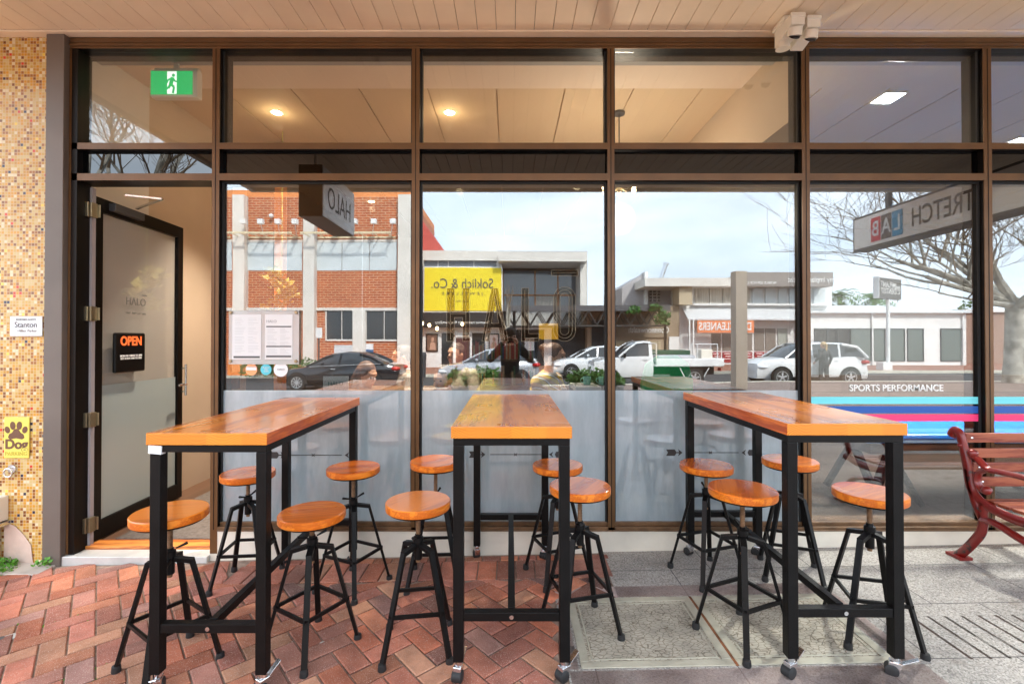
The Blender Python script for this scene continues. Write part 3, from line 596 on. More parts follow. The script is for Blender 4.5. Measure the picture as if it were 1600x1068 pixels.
for q in (((768,450),(778,450),(794,533),(783,533),(779,512),(767,512),(764,533),(753,533),(768,450)),((773,462),(768,505),(779,505),(773,462)),((772,452),(757,531)),((774,452),(789,531))): line(q)
strip(815,450,826,533); strip(826,522,842,533)
line(((815,450),(826,450),(826,521),(842,521),(842,533),(815,533),(815,450))); line(((820,453),(820,528),(840,528)))
def oval(cx, y0, y1, r, n=12): return [(cx + r*math.cos(a), y0 + r - r*math.sin(a)) for a in [math.pi*k/n for k in range(n+1)]] + [(cx - r*math.cos(a), y1 - r + r*math.sin(a)) for a in [math.pi*k/n for k in range(n+1)]]
def ringf(cx, y0, y1, r, w_):
    o_, i_ = oval(cx, y0, y1, r), oval(cx, y0+w_, y1-w_, r-w_)
    for k in range(len(o_)):
        a, c = o_[k], o_[(k+1)%len(o_)]; d, e = i_[(k+1)%len(o_)], i_[k]
        b.poly([(X(p[0],GL), y, Z(p[1],GL)) for p in (a, c, d, e)])
    for rr, yy0, yy1 in ((r,y0,y1),(r-w_,y0+w_,y1-w_),(r-w_/2,y0+w_/2,y1-w_/2)):
        oo = oval(cx, yy0, yy1, rr); line(oo + [oo[0]])
ringf(882,448,533,17,10)
strip(862,422,903,430)
for q in (((862,422),(903,422),(903,431),(862,431),(862,422)),((864,426),(901,426))): line(q)
b.build('name_film', TF, sf); bo.build('name_outline', GOLD, sf)
# menu board with stand-offs, stickers
mb = site('menu_board', 'clear acrylic menu holder with printed white pages fixed on the window', 'menu board', (X(413,3.225), 3.23, Z(528,3.225)))
b = MB(); b.box(X(357,3.225), X(467,3.225), 3.227, 3.232, Z(569,3.225), Z(485,3.225)); b.build('acrylic_sheet', filmmat('acrylic', (.8,.82,.82), .62, .05, .02), mb, bevel=.004)
PG = filmmat('menu paper', (.88,.90,.91), .97, .04, .1)
for k, (a, c) in enumerate(((363,408),(414,457))):
    b = MB(); b.box(X(a,3.225), X(c,3.225), 3.224, 3.2262, Z(561,3.225), Z(491,3.225)); pg = b.build('menu_page', PG, mb)
    xc = X((a+c)/2, 3.223)
    if k: text('HALO', .026, (X(424,3.223), 3.223, Z(502,3.223)), FRONT, mat('pale ink', (.45,.46,.47), .7), parent=mb)
    b = MB()
    for py in ((509,540,555) if k else (556,)): b.box(X(a+2,3.223), X(c-2,3.223), 3.2225, 3.2235, Z(py+(2 if py < 555 else 3),3.223), Z(py,3.223))
    rr = random.Random(3+k)
    for r in range(24):
        if r % 6 == 5: continue
        for (u0, u1) in ((.08,.08+rr.uniform(.2,.38)),(.55,.55+rr.uniform(.15,.38))):
            py = 513 + r*1.75 if k else 497 + r*2.4
            if py > 553: break
            b.box(X(a+(c-a)*u0,3.223), X(a+(c-a)*u1,3.223), 3.2228, 3.2235, Z(py+.5,3.223), Z(py,3.223), 1)
    b.build('printed_line', [mat('menu ink', (.12,.12,.12), .7), mat('menu ink pale', (.62,.64,.65), .7)], mb)
for px, py in ((361,488),(463,488),(361,564),(463,564)):
    b = MB(); b.lathe([(.009,-.014),(.011,-.010),(.011,0)], (X(px,3.225),3.225,Z(py,3.225)), 16, 'y'); b.build('standoff', M['brass'], mb, smooth=True)
for px, py, r, m_, lab, tx in ((393,577,9.3,mat('sticker orange',(.86,.40,.18),.5),'round orange sticker on the window under the menu board','BREAKFAST'),(416,577,8.5,mat('sticker teal',(.12,.60,.72),.5),'round teal sticker between the orange and white stickers','PLASTIC\nFREE\nCUPS'),(439,577,11,M['whiteg'],'round white sticker with grey lettering on the window','HALO')):
    s = site('window_sticker', lab, 'sticker', (X(px,3.225), 3.24, Z(py,3.225)), 'round stickers under the menu board')
    b = MB(); b.lathe([(r*k_,0),(r*k_,.001)], (X(px,3.24),3.2385,Z(py,3.24)), 28, 'y'); b.build('disc', m_, s)
    if px == 393:
        b = MB(); b.box(X(px-8,3.238),X(px+8,3.238),3.2365,3.2375,Z(578,3.238),Z(574,3.238)); b.build('white_band', WHT, s)
    text(tx, .013 if px < 430 else .018, (X(px,3.235), 3.2362, Z(py+(0 if px>400 else -4),3.235)), FRONT, M['whiteg'] if px < 430 else mat('grey letters',(.3,.3,.3),.6), parent=s)

# ---- door (a part of the shopfront), hinged left, swung inwards
dang = math.atan2(.9985, -.055)
dr = MB()
for q in ((.0,.075,0,2.44),(.915,.985,0,2.44),(.075,.915,2.34,2.44),(.075,.915,0,.13)): dr.box(q[0],q[1],0,.045,q[2],q[3],0)
dr.box(-.010,.0,-.001,.046,0,2.44,1); door = dr.build('door', [M['dark'], M['bronze']], sf, bevel=.002)
door.matrix_parent_inverse = Matrix.Translation(-Vector(sf.location)); door.location = (-2.93, 3.335, .015); door.rotation_euler = (0,0,dang)
def dpart(b, name, m, **k):
    o = b.build(name, m, **k); o.parent = door; return o
DG = glassmat('door glass', .08, (.95,.96,.95))
b = MB(); b.box(.075,.915,.02,.026,.13,2.34); dpart(b, 'glass', DG)
b = MB(); b.box(.078,.912,.017,.0185,.132,1.09); dpart(b, 'frosted_film', filmmat('door film', (.56,.63,.62), .93, .08, .08, .4))
b = MB(); b.box(.078,.912,.0275,.028,1.09,2.338); dpart(b, 'added_haze_sheet', filmmat('painted door haze', (.84,.78,.74), .6, 0, .1, .3))  # added pale sheet: the milky daylight in the upper glass is painted on
b = MB(); b.path([(.95,-.05,.92),(.95,-.05,1.20)], .009, 10); b.path([(.95,-.05,.955),(.95,0,.955)], .007, 8); b.path([(.95,-.05,1.165),(.95,0,1.165)], .007, 8); b.path([(.95,-.002,1.02),(.95,-.055,1.02),(.84,-.06,1.02)], .009, 8); dpart(b, 'handle', M['chrome'], smooth=True)
b = MB(); b.box(.12,.42,-.05,0,2.365,2.42); dpart(b, 'door_closer', M['dgrey'], bevel=.004)
o = text('HALO', .085, (.42,.012,1.72), (R_(90),0,0), mat('etched letters',(.20,.19,.18),.6), parent=None, sx=.95); o.parent = door
b = MB(); b.box(.485,.54,.011,.012,1.775,1.785); dpart(b, 'macron', mat('etched letters',(.2,.19,.18),.6))
o = text('CAFE  AND  KITCHEN', .022, (.42,.012,1.63), (R_(90),0,0), mat('etched letters',(.2,.19,.18),.6)); o.parent = door
for py in (328,490,655,818):
    b = MB(); z = Z(py, 3.3); b.box(-2.938,-2.915,3.262,3.27,z-.05,z+.05); b.box(-2.912,-2.885,3.325,3.332,z-.045,z+.045); b.tube((-2.912,3.30,z-.052),(-2.912,3.30,z+.052),.010); b.box(-2.935,-2.9,3.275,3.325,z-.05,z+.05); b.build('hinge', M['brass'], sf, bevel=.002)
b = MB(); b.box(-2.9345,-2.918,3.30,3.33,0,2.5); b.build('door_frame_stop', mat('jamb light', (.33,.30,.31), .6), sf)
b = MB(); b.bar((-2.75,3.38,2.47),(-2.52,3.42,2.455),.018,.012); b.bar((-2.52,3.42,2.455),(-2.86,3.62,2.44),.018,.012); b.build('closer_arm', M['chrome'], sf)
# OPEN sign hanging on the door
th = thing('open_sign', 'black OPEN sign with opening hours hanging on the glass door', 'sign', (0,0,0)); th.location = (-2.93 - .055*.32, 3.335 + .9985*.32, 1.19); th.rotation_euler = (0,0,dang)
b = MB(); b.box(-.17,.14,-.035,-.008,0,.30); o = b.build('panel', M['black'], th, bevel=.012)
text('OPEN', .094, (-.015,-.0365,.235), FRONT, mat('open orange', (.9,.16,.04), .5, emit=((1,.15,.03), .08)), parent=th, bold=.003, sx=.9)
text('MON-FRI 6:30AM TO 3PM\nSAT & SUN 7AM TO 2PM', .020, (-.015,-.0365,.115), FRONT, WHT, parent=th, bold=.0008)

# ================================================================== AWNING
aw = site('awning', 'deep flat awning with a cream boarded underside above the shopfront', 'awning', (0, 1.6, 3.5))
b = MB(); x = -3.48; k = 0
while x < 8.0:
    wd = .1255; b.box(x+.0015, x+wd-.0015, .06, 3.13, 3.496, 3.512); x += wd; k += 1
b.build('soffit_boards', M['soffit'], aw, bevel=.0025)
b = MB(); b.box(-3.48,8.0,.06,3.4,3.5135,3.53); b.build('backing', mat('groove backing', (.25,.17,.11), .9), aw)  # plain brown sheet showing between the boards
b = MB(); b.box(-3.48,8.0,3.135,3.2,3.489,3.502); b.build('wall_trim', M['soffit'], aw, bevel=.003)
b = MB(); b.box(-3.55,16.0,.0,.055,3.46,3.95); b.box(-3.54,-3.483,.056,3.2,3.46,3.94); b.build('fascia', M['cream'], aw, bevel=.004)
b = MB(); b.box(-3.54,16.0,.0,4.2,3.952,3.97); b.box(-9,16.0,3.2,3.6,3.53,5.4); b.box(9.15,16,3.2,9,-.3,3.53); b.build('roof_and_sun_block', M['grey'], aw)  # roof and walls run on out of view to keep sun off the pavement
nb = site('neighbour_soffit', 'lower lip of the neighbouring building above the mosaic wall', 'soffit', (-4.5, 2.9, 3.4))
b = MB(); b.box(-7.5,-3.56,2.72,3.25,3.44,3.52); b.box(-7.5,-3.56,2.70,2.74,3.40,3.7); b.build('boards', M['soffit'], nb, bevel=.003)
# twin sensor floodlight under the soffit
sl_ = site('security_light', 'cream twin head security light at the edge of the soffit', 'security light', (1.80, 3.0, 3.49))
b = MB(); b.box(1.735,1.955,2.98,3.12,3.462,3.492); b.build('base_plate', M['cream'], sl_, bevel=.004)
for x0, yy in ((1.745, 2.92), (1.860, 2.945)):
    b = MB(); b.hexa([(x0,yy,3.395),(x0+.085,yy,3.395),(x0+.085,yy+.19,3.355),(x0,yy+.19,3.355),(x0,yy,3.462),(x0+.085,yy,3.462),(x0+.085,yy+.19,3.462),(x0,yy+.19,3.462)]); b.box(x0-.003,x0+.088,yy-.006,yy+.012,3.440,3.466); h = b.build('lamp_head', M['cream'], sl_, bevel=.004)
    b = MB(); b.path([(x0+.043,yy+.03,3.390),(x0+.043,yy+.045,3.345)], [.040,.043], 20); o = b.build('bezel', M['cream'], sl_, smooth=True)
    b = MB(); b.path([(x0+.043,yy+.040,3.3475),(x0+.043,yy+.0455,3.3435)], [.034,.034], 20); b.build('lens', M['eye'], sl_)
b = MB(); b.path([(1.775,3.06,3.38),(1.775,3.065,3.325)], [.026,.044], 20); b.build('sensor_dome', M['cream'], sl_, smooth=True)

# ================================================================== TABLES
WT = wood('oiled pine top', (.66,.14,.008), (.88,.27,.02), 7, 'y', .24, .6)
WE = endgrain('pine end grain', (.50,.10,.004), (.96,.40,.035))
WSd = wood('pine side', (.55,.085,.008), (.80,.19,.018), 8, 'y', .35, .4)
TG = 'high wooden tables on black steel frames'
def caster(par, x, y, ang, brake):
    T = Matrix.Translation((x, y, 0)) @ Matrix.Rotation(ang, 4, 'Z')
    def tr(b): bmesh.ops.transform(b.b, matrix=T, verts=b.b.verts)
    b = MB(); b.tube((0,0,.064),(0,0,.085),.017); b.hexa([(-.016,-.012,.025),(.016,-.012,.025),(.016,.03,.02),(-.016,.03,.02),(-.018,-.022,.064),(.018,-.022,.064),(.018,.022,.064),(-.018,.022,.064)]); tr(b); f = b.build('caster', M['chrome'], par, bevel=.003)
    b = MB(); b.lathe([(.018,-.0225),(.025,-.019),(.025,.019),(.018,.0225)], (0,.014,.0255), 20, 'x'); tr(b); w_ = b.build('wheel', M['rubber'], smooth=True); w_.parent = f
    if brake:
        b = MB(); b.hexa([(-.013,-.02,.050),(.013,-.02,.050),(.013,.02,.056),(-.013,.02,.056),(-.013,-.02,.056),(.013,-.02,.056),(.013,.02,.06),(-.013,.02,.06)]); b.bar((0,-.015,.055),(0,-.075,.095),.024,.005); tr(b); q = b.build('brake_pedal', M['chrome'], bevel=.001); q.parent = f
def table(label, xc, yn, yf, wn_, H, g, rz=0, bangs=(0,0,0,0)):
    Ln = yf - yn; t = thing('bar_table', label, 'table', (xc, (yn+yf)/2, g), rz, TG); w2, l2 = wn_/2, Ln/2
    b = MB(); b.box(-w2,w2,-l2,l2,H-.050,H)
    for f in b.b.faces:
        n = f.normal if f.normal.length else Vector((0,0,1)); f.normal_update(); n = f.normal
        f.material_index = 1 if abs(n.y) > .9 else (2 if abs(n.x) > .9 else 0)
    b.build('tabletop', [WT, WE, WSd], t, bevel=.003)
    ix, iy = w2-.030, l2-.035; ht = H-.050
    for k, (sx, sy) in enumerate(((-1,-1),(1,-1),(-1,1),(1,1))):
        b = MB(); b.box(sx*ix-.022,sx*ix+.022,sy*iy-.022,sy*iy+.022,.085,ht-.0325); b.build('leg', M['black'], t, bevel=.002)
        caster(t, sx*ix, sy*iy, bangs[k], sy < 0)
    b = MB()
    for sy in (-1,1): b.box(-ix-.022,ix+.022,sy*iy-.022,sy*iy+.022,ht-.032,ht-.001)
    for sx in (-1,1): b.box(sx*ix-.020,sx*ix+.020,-iy+.023,iy-.023,ht-.032,ht-.001)
    b.build('top_rail', M['black'], t, bevel=.002)
    for sy in (-1,1):
        b = MB(); b.box(-ix+.0225,ix-.0225,sy*iy-.018,sy*iy+.018,.255,.292); b.build('foot_rail', M['black'], t, bevel=.002)
    b = MB(); b.box(-.016,.016,-iy+.0185,iy-.0185,.262,.296); b.build('centre_rail', M['black'], t, bevel=.002)
    b = MB(); b.lathe([(.009,-.004),(.006,0)], (0,-iy-.018,.274), 12, 'y'); b.build('bolt', M['chrome'], t)
    return t
t1 = table('left high table by the doorway, a strip of white tape under its corner', -1.252, 1.955, 3.16, .500, 1.085, gz(-1.25)+.0, 0, (.4,2.6,1,2))
b = MB(); b.hexa([(-.246,-.5945,1.000),(-.192,-.5945,.995),(-.192,-.568,.995),(-.246,-.568,1.000),(-.244,-.5945,1.034),(-.190,-.5945,1.030),(-.190,-.568,1.030),(-.244,-.568,1.034)]); b.build('tape', M['whiteg'], t1)
table('middle high table reflecting the yellow sign, nearest the photographer', .006, 1.985, 3.17, .508, 1.075, 0, 0, (2.9,2.2,.3,2.5))
table('right high table standing beside the red bench', 1.405, 1.975, 3.16, .503, 1.068, gz(1.4), 0, (2.0,1.0,.5,1))

# ================================================================== STOOLS
SE = wood('stool edge', (.72,.15,.008), (.85,.25,.018), 14, 'x', .4, .3)
SG = 'round wooden stools on black steel legs'
def stool(label, x, y, zs, rot, seed):
    """zs: top of the seat above its own ground"""
    rr = random.Random(seed); g = gz(x); t = thing('stool', label, 'stool', (x, y, g), rot, SG); r = .152
    b = MB(); b.lathe([(r-.002,zs-.036),(r,zs-.032),(r,zs-.004),(r-.004,zs)], (0,0,0), 56)
    for f in b.b.faces:
        f.normal_update(); f.material_index = 1 if abs(f.normal.z) < .5 else 0
    s = b.build('seat', [wood_seat[seed % 3], SE], t, smooth=True)
    b = MB(); b.lathe([(r-.014,zs-.046),(r-.008,zs-.037)], (0,0,0), 48); b.build('seat_plate', M['black'], t, smooth=True)
    hub = .50
    b = MB(); b.path([(0,0,zs-.047),(0,0,hub-.10)], .0105, 14)
    z = zs - .06
    while z > hub-.09: b.lathe([(.0105,z-.002),(.0125,z),(.0105,z+.002)], (0,0,0), 12); z -= .008
    b.build('screw', M['screw'], t, smooth=True)
    b = MB(); b.lathe([(.019,hub-.085),(.019,hub-.01),(.024,hub-.008),(.024,hub+.018),(.019,hub+.02)], (0,0,0), 16); b.build('hub', M['black'], t, smooth=True)
    b = MB(); b.path([(.02,.01,hub+.024),(.06,.03,hub+.038)], [.004,.007], 8); b.path([(-.02,-.01,hub+.024),(-.06,-.03,hub+.038)], [.004,.007], 8); b.lathe([(.015,hub+.019),(.015,hub+.032)], (0,0,0), 12); b.build('wing_nut', M['black'], t)
    for k in range(4):
        a = k*math.pi/2; c, s_ = math.cos(a), math.sin(a); P = lambda q, z: Vector((q*c, q*s_, z))
        b = MB(); b.bar(P(.02,hub-.018), P(.094,hub-.034), .028, .020); b.bar(P(.088,hub-.026), P(.206,.028), .026, .015, up=(c,s_,.2)); l = b.build('leg', M['black'], t, bevel=.0015)
        b = MB(); b.lathe([(.017,.0),(.019,.006),(.017,.03),(.010,.034)], P(.209,0), 14); q = b.build('rubber_foot', M['rubber'], smooth=True); q.parent = l
    b = MB()
    for k in range(4):
        a, c = k*math.pi/2, (k+1)*math.pi/2; q = .165; z = .21 if k % 2 == 0 else .21
        b.bar((q*math.cos(a), q*math.sin(a), z), (q*math.cos(c), q*math.sin(c), z), .012, .016)
    b.build('foot_ring', M['black'], t)
    return t
wood_seat = [wood('stool seat a', (.70,.15,.009), (.86,.25,.018), 6, 'x', .25, .6), wood('stool seat b', (.74,.17,.012), (.88,.25,.02), 5, 'x', .28, .6), wood('stool seat c', (.63,.115,.008), (.82,.20,.015), 7, 'x', .22, .6)]
SL = [('stool in front of the doorway, at the left table\'s street end', -1.545, 2.16, .70, 12, 1),
 ('back stool left of the left table, before its first mullion', -1.60, 2.90, .67, 50, 2),
 ('front stool on the right side of the left table', -.945, 2.27, .645, 14, 3),
 ('back stool right of the left table, close to its far leg', -.93, 2.82, .71, 20, 5),
 ('pale front stool on the left side of the middle table', -.437, 2.26, .69, 53, 4),
 ('back stool left of the middle table, before the second mullion', -.45, 2.87, .725, 48, 2),
 ('back stool right of the middle table, under the arrow on the film', .29, 2.90, .68, 66, 3),
 ('front stool on the right of the middle table, its legs on the drain cover', .350, 2.38, .71, 60, 5),
 ('back stool left of the right table, before the frosted window', 1.185, 2.87, .67, 62, 2),
 ('front stool left of the right table, standing on the drain covers', 1.11, 2.27, .715, 68, 5),
 ('back stool right of the right table, before the bronze mullion', 1.685, 2.86, .69, 22, 3),
 ('front stool on the right of the right table, nearest the red bench', 1.725, 2.28, .685, 30, 3)]
for (lab, x, y, zs, rt, sd_) in SL: stool(lab, x, y, zs, R_(rt), sd_)

# ================================================================== RED BENCH
bn = site('park_bench', 'park bench with glossy red cast iron ends and worn timber slats', 'bench', (3.6, 2.8, gz(3.3)))
BW = wood('bench slat', (.24,.04,.018), (.36,.10,.045), 10, 'x', .45, .15)
for xe in (2.86, 4.45):
    b = MB()
    def cp(pts, r, sq=1.5): b.path([(xe, y, z + gz(2.9)) for y, z in pts], r, 10, True, 0, sq)
    def cm(P, n=6):
        out = []
        for i in range(len(P)-1):
            p0 = P[max(i-1,0)]; p1 = P[i]; p2 = P[i+1]; p3 = P[min(i+2,len(P)-1)]
            for k in range(n):
                t = k/n; out.append(tuple(.5*((2*p1[j]) + (-p0[j]+p2[j])*t + (2*p0[j]-5*p1[j]+4*p2[j]-p3[j])*t*t + (-p0[j]+3*p1[j]-3*p2[j]+p3[j])*t**3) for j in range(2)))
        return out + [P[-1]]
    R1 = .019
    cp(cm([(3.075,.765),(3.055,.80),(3.02,.79),(2.995,.72),(2.965,.58),(2.935,.44),(2.905,.36),(2.87,.30)]), R1)      # back post
    cp(cm([(2.87,.30),(2.885,.22),(2.94,.13),(3.00,.05),(3.035,.012)]), R1)                                        # back foot
    cp(cm([(2.87,.30),(2.80,.305),(2.68,.275),(2.56,.24),(2.47,.16),(2.42,.04),(2.40,.012)]), R1)                   # front foot
    cp(cm([(2.965,.58),(2.95,.48),(2.90,.415),(2.82,.385),(2.70,.37),(2.56,.375),(2.47,.40),(2.44,.385)]), R1)       # seat rail
    cp([(2.875,.30),(2.87,.40)], R1)
    cp(cm([(2.945,.690),(2.925,.665),(2.90,.655),(2.84,.612),(2.76,.615),(2.60,.62),(2.50,.61),(2.455,.56),(2.47,.50),(2.50,.42)]), R1*.85)  # arm
    cp(cm([(2.84,.612),(2.895,.575),(2.905,.52),(2.875,.475),(2.845,.485)]), R1*.8)                                   # scroll
    for (y, z, r) in ((2.935,.685,.026),(2.85,.482,.026),(3.0,.72,.02)): b.ell((xe, y, z+gz(2.9)), (.03, r, r), 14)
    for y, z in ((3.03,.012),(2.40,.012)): b.box(xe-.04, xe+.04, y-.05, y+.05, gz(2.9)-.01+z-.01, gz(2.9)+z+.008)
    b.build('cast_iron_end', M['red'], bn, smooth=True)
for (y, z, h) in ((3.012,.765,.058),(2.986,.675,.058),(2.967,.592,.058),(2.948,.508,.058)):
    b = MB(); b.box(2.885,4.425,y-.011,y+.011,z-h/2+gz(2.9),z+h/2+gz(2.9)); b.build('back_slat', BW, bn, bevel=.004)
for y in (2.86,2.78,2.70,2.62,2.54):
    b = MB(); b.box(2.885,4.425,y-.032,y+.032,.40+gz(2.9),.42+gz(2.9)); b.build('seat_slat', BW, bn, bevel=.004)
b = MB()
for (y, z) in ((3.0,.765),(2.973,.675),(2.954,.592),(2.935,.508)): b.ell((2.92, y, z+gz(2.9)), (.009,.005,.009), 10)
b.build('bolt', M['chrome'], bn, smooth=True)

# ================================================================== INTERIORS
WAL = mat('interior wall pale', (.72,.68,.62), .7, 0, .06, 14, .04, 2); WAW = mat('interior wall lit', (.56,.44,.32), .7, 0, .06, 14, .05, 2)
CEI = mat('ceiling lamplit', (.66,.50,.33), .75, 0, .05, 10, .03, 2); CEF = mat('ceiling daylit', (.80,.66,.54), .75)  # daylight in front and lamplight behind are put into the ceiling colours
ci = site('cafe_interior', 'cafe room behind the glass with beige walls and panelled ceiling', 'room', (-.5, 5, 0))
b = MB(); b.box(-3.3,-3.12,3.36,4.08,-.05,3.7,0); b.box(-3.3,-3.12,4.08,5.6,-.05,3.7,1); b.box(-3.3,-3.122,5.6,10,-.05,3.7,2); b.build('side_wall', [WAL, WAW, mat('shaded side wall', (.06,.04,.03), .6)], ci)  # same wall throughout; the deep end is coloured dark to stand for shade
b = MB(); b.box(2.0,2.12,3.36,4.5,3.0,3.7); b.box(2.002,2.118,3.36,4.5,-.05,3.0,1); b.box(2.0,2.12,4.5,5.6,3.3,3.7); b.box(2.002,2.118,4.5,5.6,-.05,3.3,1); b.box(2.002,2.118,5.6,10,-.05,3.7,1); b.build('party_wall', [WAW, mat('shaded party wall', (.12,.09,.07), .6)], ci)  # only the top is coloured as lit, the rest carries painted shade
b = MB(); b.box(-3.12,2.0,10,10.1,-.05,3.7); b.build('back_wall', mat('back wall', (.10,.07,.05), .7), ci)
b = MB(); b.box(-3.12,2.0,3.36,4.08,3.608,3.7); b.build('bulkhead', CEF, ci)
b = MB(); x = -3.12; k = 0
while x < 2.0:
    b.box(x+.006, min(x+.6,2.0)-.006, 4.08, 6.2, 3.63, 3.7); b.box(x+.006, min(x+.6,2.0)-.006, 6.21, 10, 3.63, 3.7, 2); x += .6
b.box(-3.12,2.0,4.08,10,3.645,3.69,1); b.build('ceiling', [CEI, mat('ceiling joint', (.56,.42,.28), .8), mat('ceiling shaded', (.12,.09,.06), .8)], ci)  # back of the ceiling coloured dark in place of shade
b = MB(); b.box(-3.12,2.0,3.37,10,-.06,.0); b.build('floor', mat('dark boards', (.16,.085,.05), .5, 0, .05, 30, .3, 4, stretch=(1,.1,1)), ci)
o = MB().box(-2.99,-2.03,3.286,3.40,-.04,.012).build('threshold_strip', wood('threshold', (.5,.12,.02), (.8,.3,.06), 10, 'x', .4, .4), ci, bevel=.002)
mt = MB(); mt.box(-2.84,-1.45,3.42,5.0,0,.012); tag(mt.build('door_mat', mat('grey brown mat', (.17,.14,.12), .95, 0, .8, 300, .25, 40), bevel=.003), 'large grey brown entrance mat inside the open door', 'mat')
# downlights
def downlight(x, y, z, label, e=5, k=26):
    t = site('downlight', label, 'ceiling light', (x, y, z)); b = MB(); b.lathe([(.058,-.006),(.062,0),(.045,.002)], (x,y,z-.001), 24); b.build('trim_ring', M['white'], t, smooth=True)
    b = MB(); b.lathe([(.042,0),(.042,.004)], (x,y,z-.010), 24); b.build('lamp_disc', mat('lamp glow', (1,.8,.5), .5, emit=((1,.75,.42), 12)), t)
    l = bpy.data.lights.new('downlight_lamp', 'SPOT'); l.spot_size = R_(72); l.spot_blend = .6; l.shadow_soft_size = .05; l.energy = e*k; l.color = (1, .86, .70); o = bpy.data.objects.new('downlight_lamp', l); C.objects.link(o); o.parent = t; o.location = (0,0,-.02)
    p = bpy.data.lights.new('glow_lamp', 'POINT'); p.energy = e*.05; p.shadow_soft_size = .05; p.color = (1,.74,.42); o = bpy.data.objects.new('glow_lamp', p); C.objects.link(o); o.parent = t; o.location = (0,0,-.12)
downlight(X(431,4.55), 4.55, 3.63, 'warm round downlight in the ceiling near the door', 5, 14); downlight(X(702,4.55), 4.55, 3.63, 'warm round downlight in the middle of the ceiling', 5, 40)
for (x, y, q) in ((.9,6.4,'right side'),(-.7,6.6,'middle'),(-2.2,7.5,'left side')): downlight(x, y, 3.63, 'warm downlight deep inside the cafe ceiling, ' + q, 5)
# chandelier
ch = site('chandelier', 'bare bulb chandelier hanging on a thin rod inside the window', 'chandelier', (1.05, 4.55, 2.9)); cx, cy = X(968,4.55), 4.55
b = MB(); b.lathe([(.055,3.605),(.055,3.629)], (cx,cy,0), 24); b.build('ceiling_rose', M['dgrey'], ch); b = MB(); b.tube((cx,cy,2.88),(cx,cy,3.606),.006); b.build('rod', M['dgrey'], ch)
b = MB(); bl = []
for k in range(6):
    a = k*math.pi/3+.3; e = Vector((cx+.16*math.cos(a), cy+.16*math.sin(a), 2.93)); b.path([(cx,cy,2.90),((cx+e.x)/2,(cy+e.y)/2,2.87),e], .005, 8); bl.append(e)
b.lathe([(.02,2.86),(.03,2.89),(.02,2.93)], (cx,cy,0), 16); b.build('arms', M['brass'], ch, smooth=True)
for e in bl:
    b = MB(); b.lathe([(.008,0),(.012,-.01),(.022,-.04),(.018,-.06),(.004,-.07)], e, 14); b.build('bulb', mat('bulb glow', (1,.8,.5), .5, emit=((1,.72,.4), 4)), ch, smooth=True)
p = bpy.data.lights.new('chandelier_lamp', 'POINT'); p.energy = 6; p.shadow_soft_size = .15; p.color = (1,.84,.66); o = bpy.data.objects.new('chandelier_lamp', p); C.objects.link(o); o.parent = ch; o.location = (0,0,-.3)
# exit sign
ex = site('exit_sign', 'green running man emergency exit sign hanging inside above the door', 'exit sign', (X(268,3.55), 3.55, 3.3)); d = 3.55
x0, x1, z0, z1 = X(232,d), X(306,d), Z(150,d), Z(109,d)
b = MB(); b.box(x0,x1,d,d+.06,z0,z1+.012); b.box(x0+.02,x1-.0,d+.01,d+.05,z1+.012,z1+.03); b.box((x0+x1)/2-.02,(x0+x1)/2+.02,d+.02,d+.04,z1+.03,3.607); b.build('housing', M['cream'], ex, bevel=.006)
gx1 = x1 - .035
b = MB(); b.box(x0+.006,gx1,d-.003,d-.0005,z0+.018,z1-.002); b.build('green_panel', mat('exit green', (.0,.42,.12), .4, emit=((0,.5,.14), .1)), ex)
xm = x0 + (gx1-x0)*.53; b = MB(); b.box(xm-.038,xm+.032,d-.005,d-.003,z0+.022,z1-.006); b.build('white_panel', mat('exit white', (.9,.92,.9), .5, emit=((1,1,1), .12)), ex)
b = MB(); s = (z1-z0-.03)/.2; P = lambda u, v: (xm + u*s, d-.0065, z0+.02 + v*s)
b.lathe([(.014*s,-.001),(.014*s,.001)], P(.012,.168), 14, 'y')
for a, c, w_ in (((.005,.150),(-.012,.085),.034),((-.012,.088),(.018,.062),.022),((.018,.062),(.008,.005),.018),((-.012,.088),(-.034,.052),.022),((-.034,.052),(-.072,.050),.018),((.0,.142),(-.034,.128),.015),((-.034,.128),(-.048,.10),.013),((.006,.142),(.030,.112),.015),((.030,.112),(.052,.112),.013)):
    b.bar(P(*a), P(*c), w_*s, .002, (0,1,0))
b.build('running_figure', mat('exit green', (0,.42,.12)), ex)
# wall shelf, back shelves, posters
b = MB(); b.box(-3.12,-2.86,5.15,5.9,1.04,1.075); b.box(-3.12,-2.98,5.2,5.23,.9,1.04); tag(b.build('wall_shelf', mat('shelf brown', (.14,.05,.03), .4), bevel=.003), 'dark brown ledge shelf on the wall inside the doorway', 'shelf')
bs = site('bookcase', 'dark timber bookcase with rows of coloured books behind the tables', 'bookcase', (-.05, 6.6, 0)); DW = mat('dark timber', (.055,.03,.02), .5)
b = MB(); b.box(-.65,.42,6.75,6.78,0,1.45); b.box(-.65,-.61,6.45,6.75,0,1.45); b.box(.38,.42,6.45,6.75,0,1.45)
for z in (.05,.42,.78,1.14,1.42): b.box(-.61,.38,6.45,6.75,z,z+.03)
b.build('carcass', DW, bs)
BC = [mat('book red',(.25,.03,.03),.6), mat('book blue',(.03,.06,.15),.6), mat('book cream',(.3,.26,.2),.6), mat('book green',(.04,.10,.05),.6), mat('book orange',(.28,.10,.04),.6)]
b = MB(); rr = random.Random(2)
for z in (.45,.81,1.17):
    x = -.6
    while x < .34:
        w_ = rr.uniform(.015,.03); b.box(x, x+w_-.002, 6.5, 6.7, z, z+rr.uniform(.18,.27), rr.randrange(5)); x += w_ + (.1 if rr.random() < .06 else 0)
b.build('books', BC, bs)
t = site('wall_poster', 'square yellow framed poster on the wall deep inside the cafe', 'poster', (X(857,8), 8, Z(518,8)))
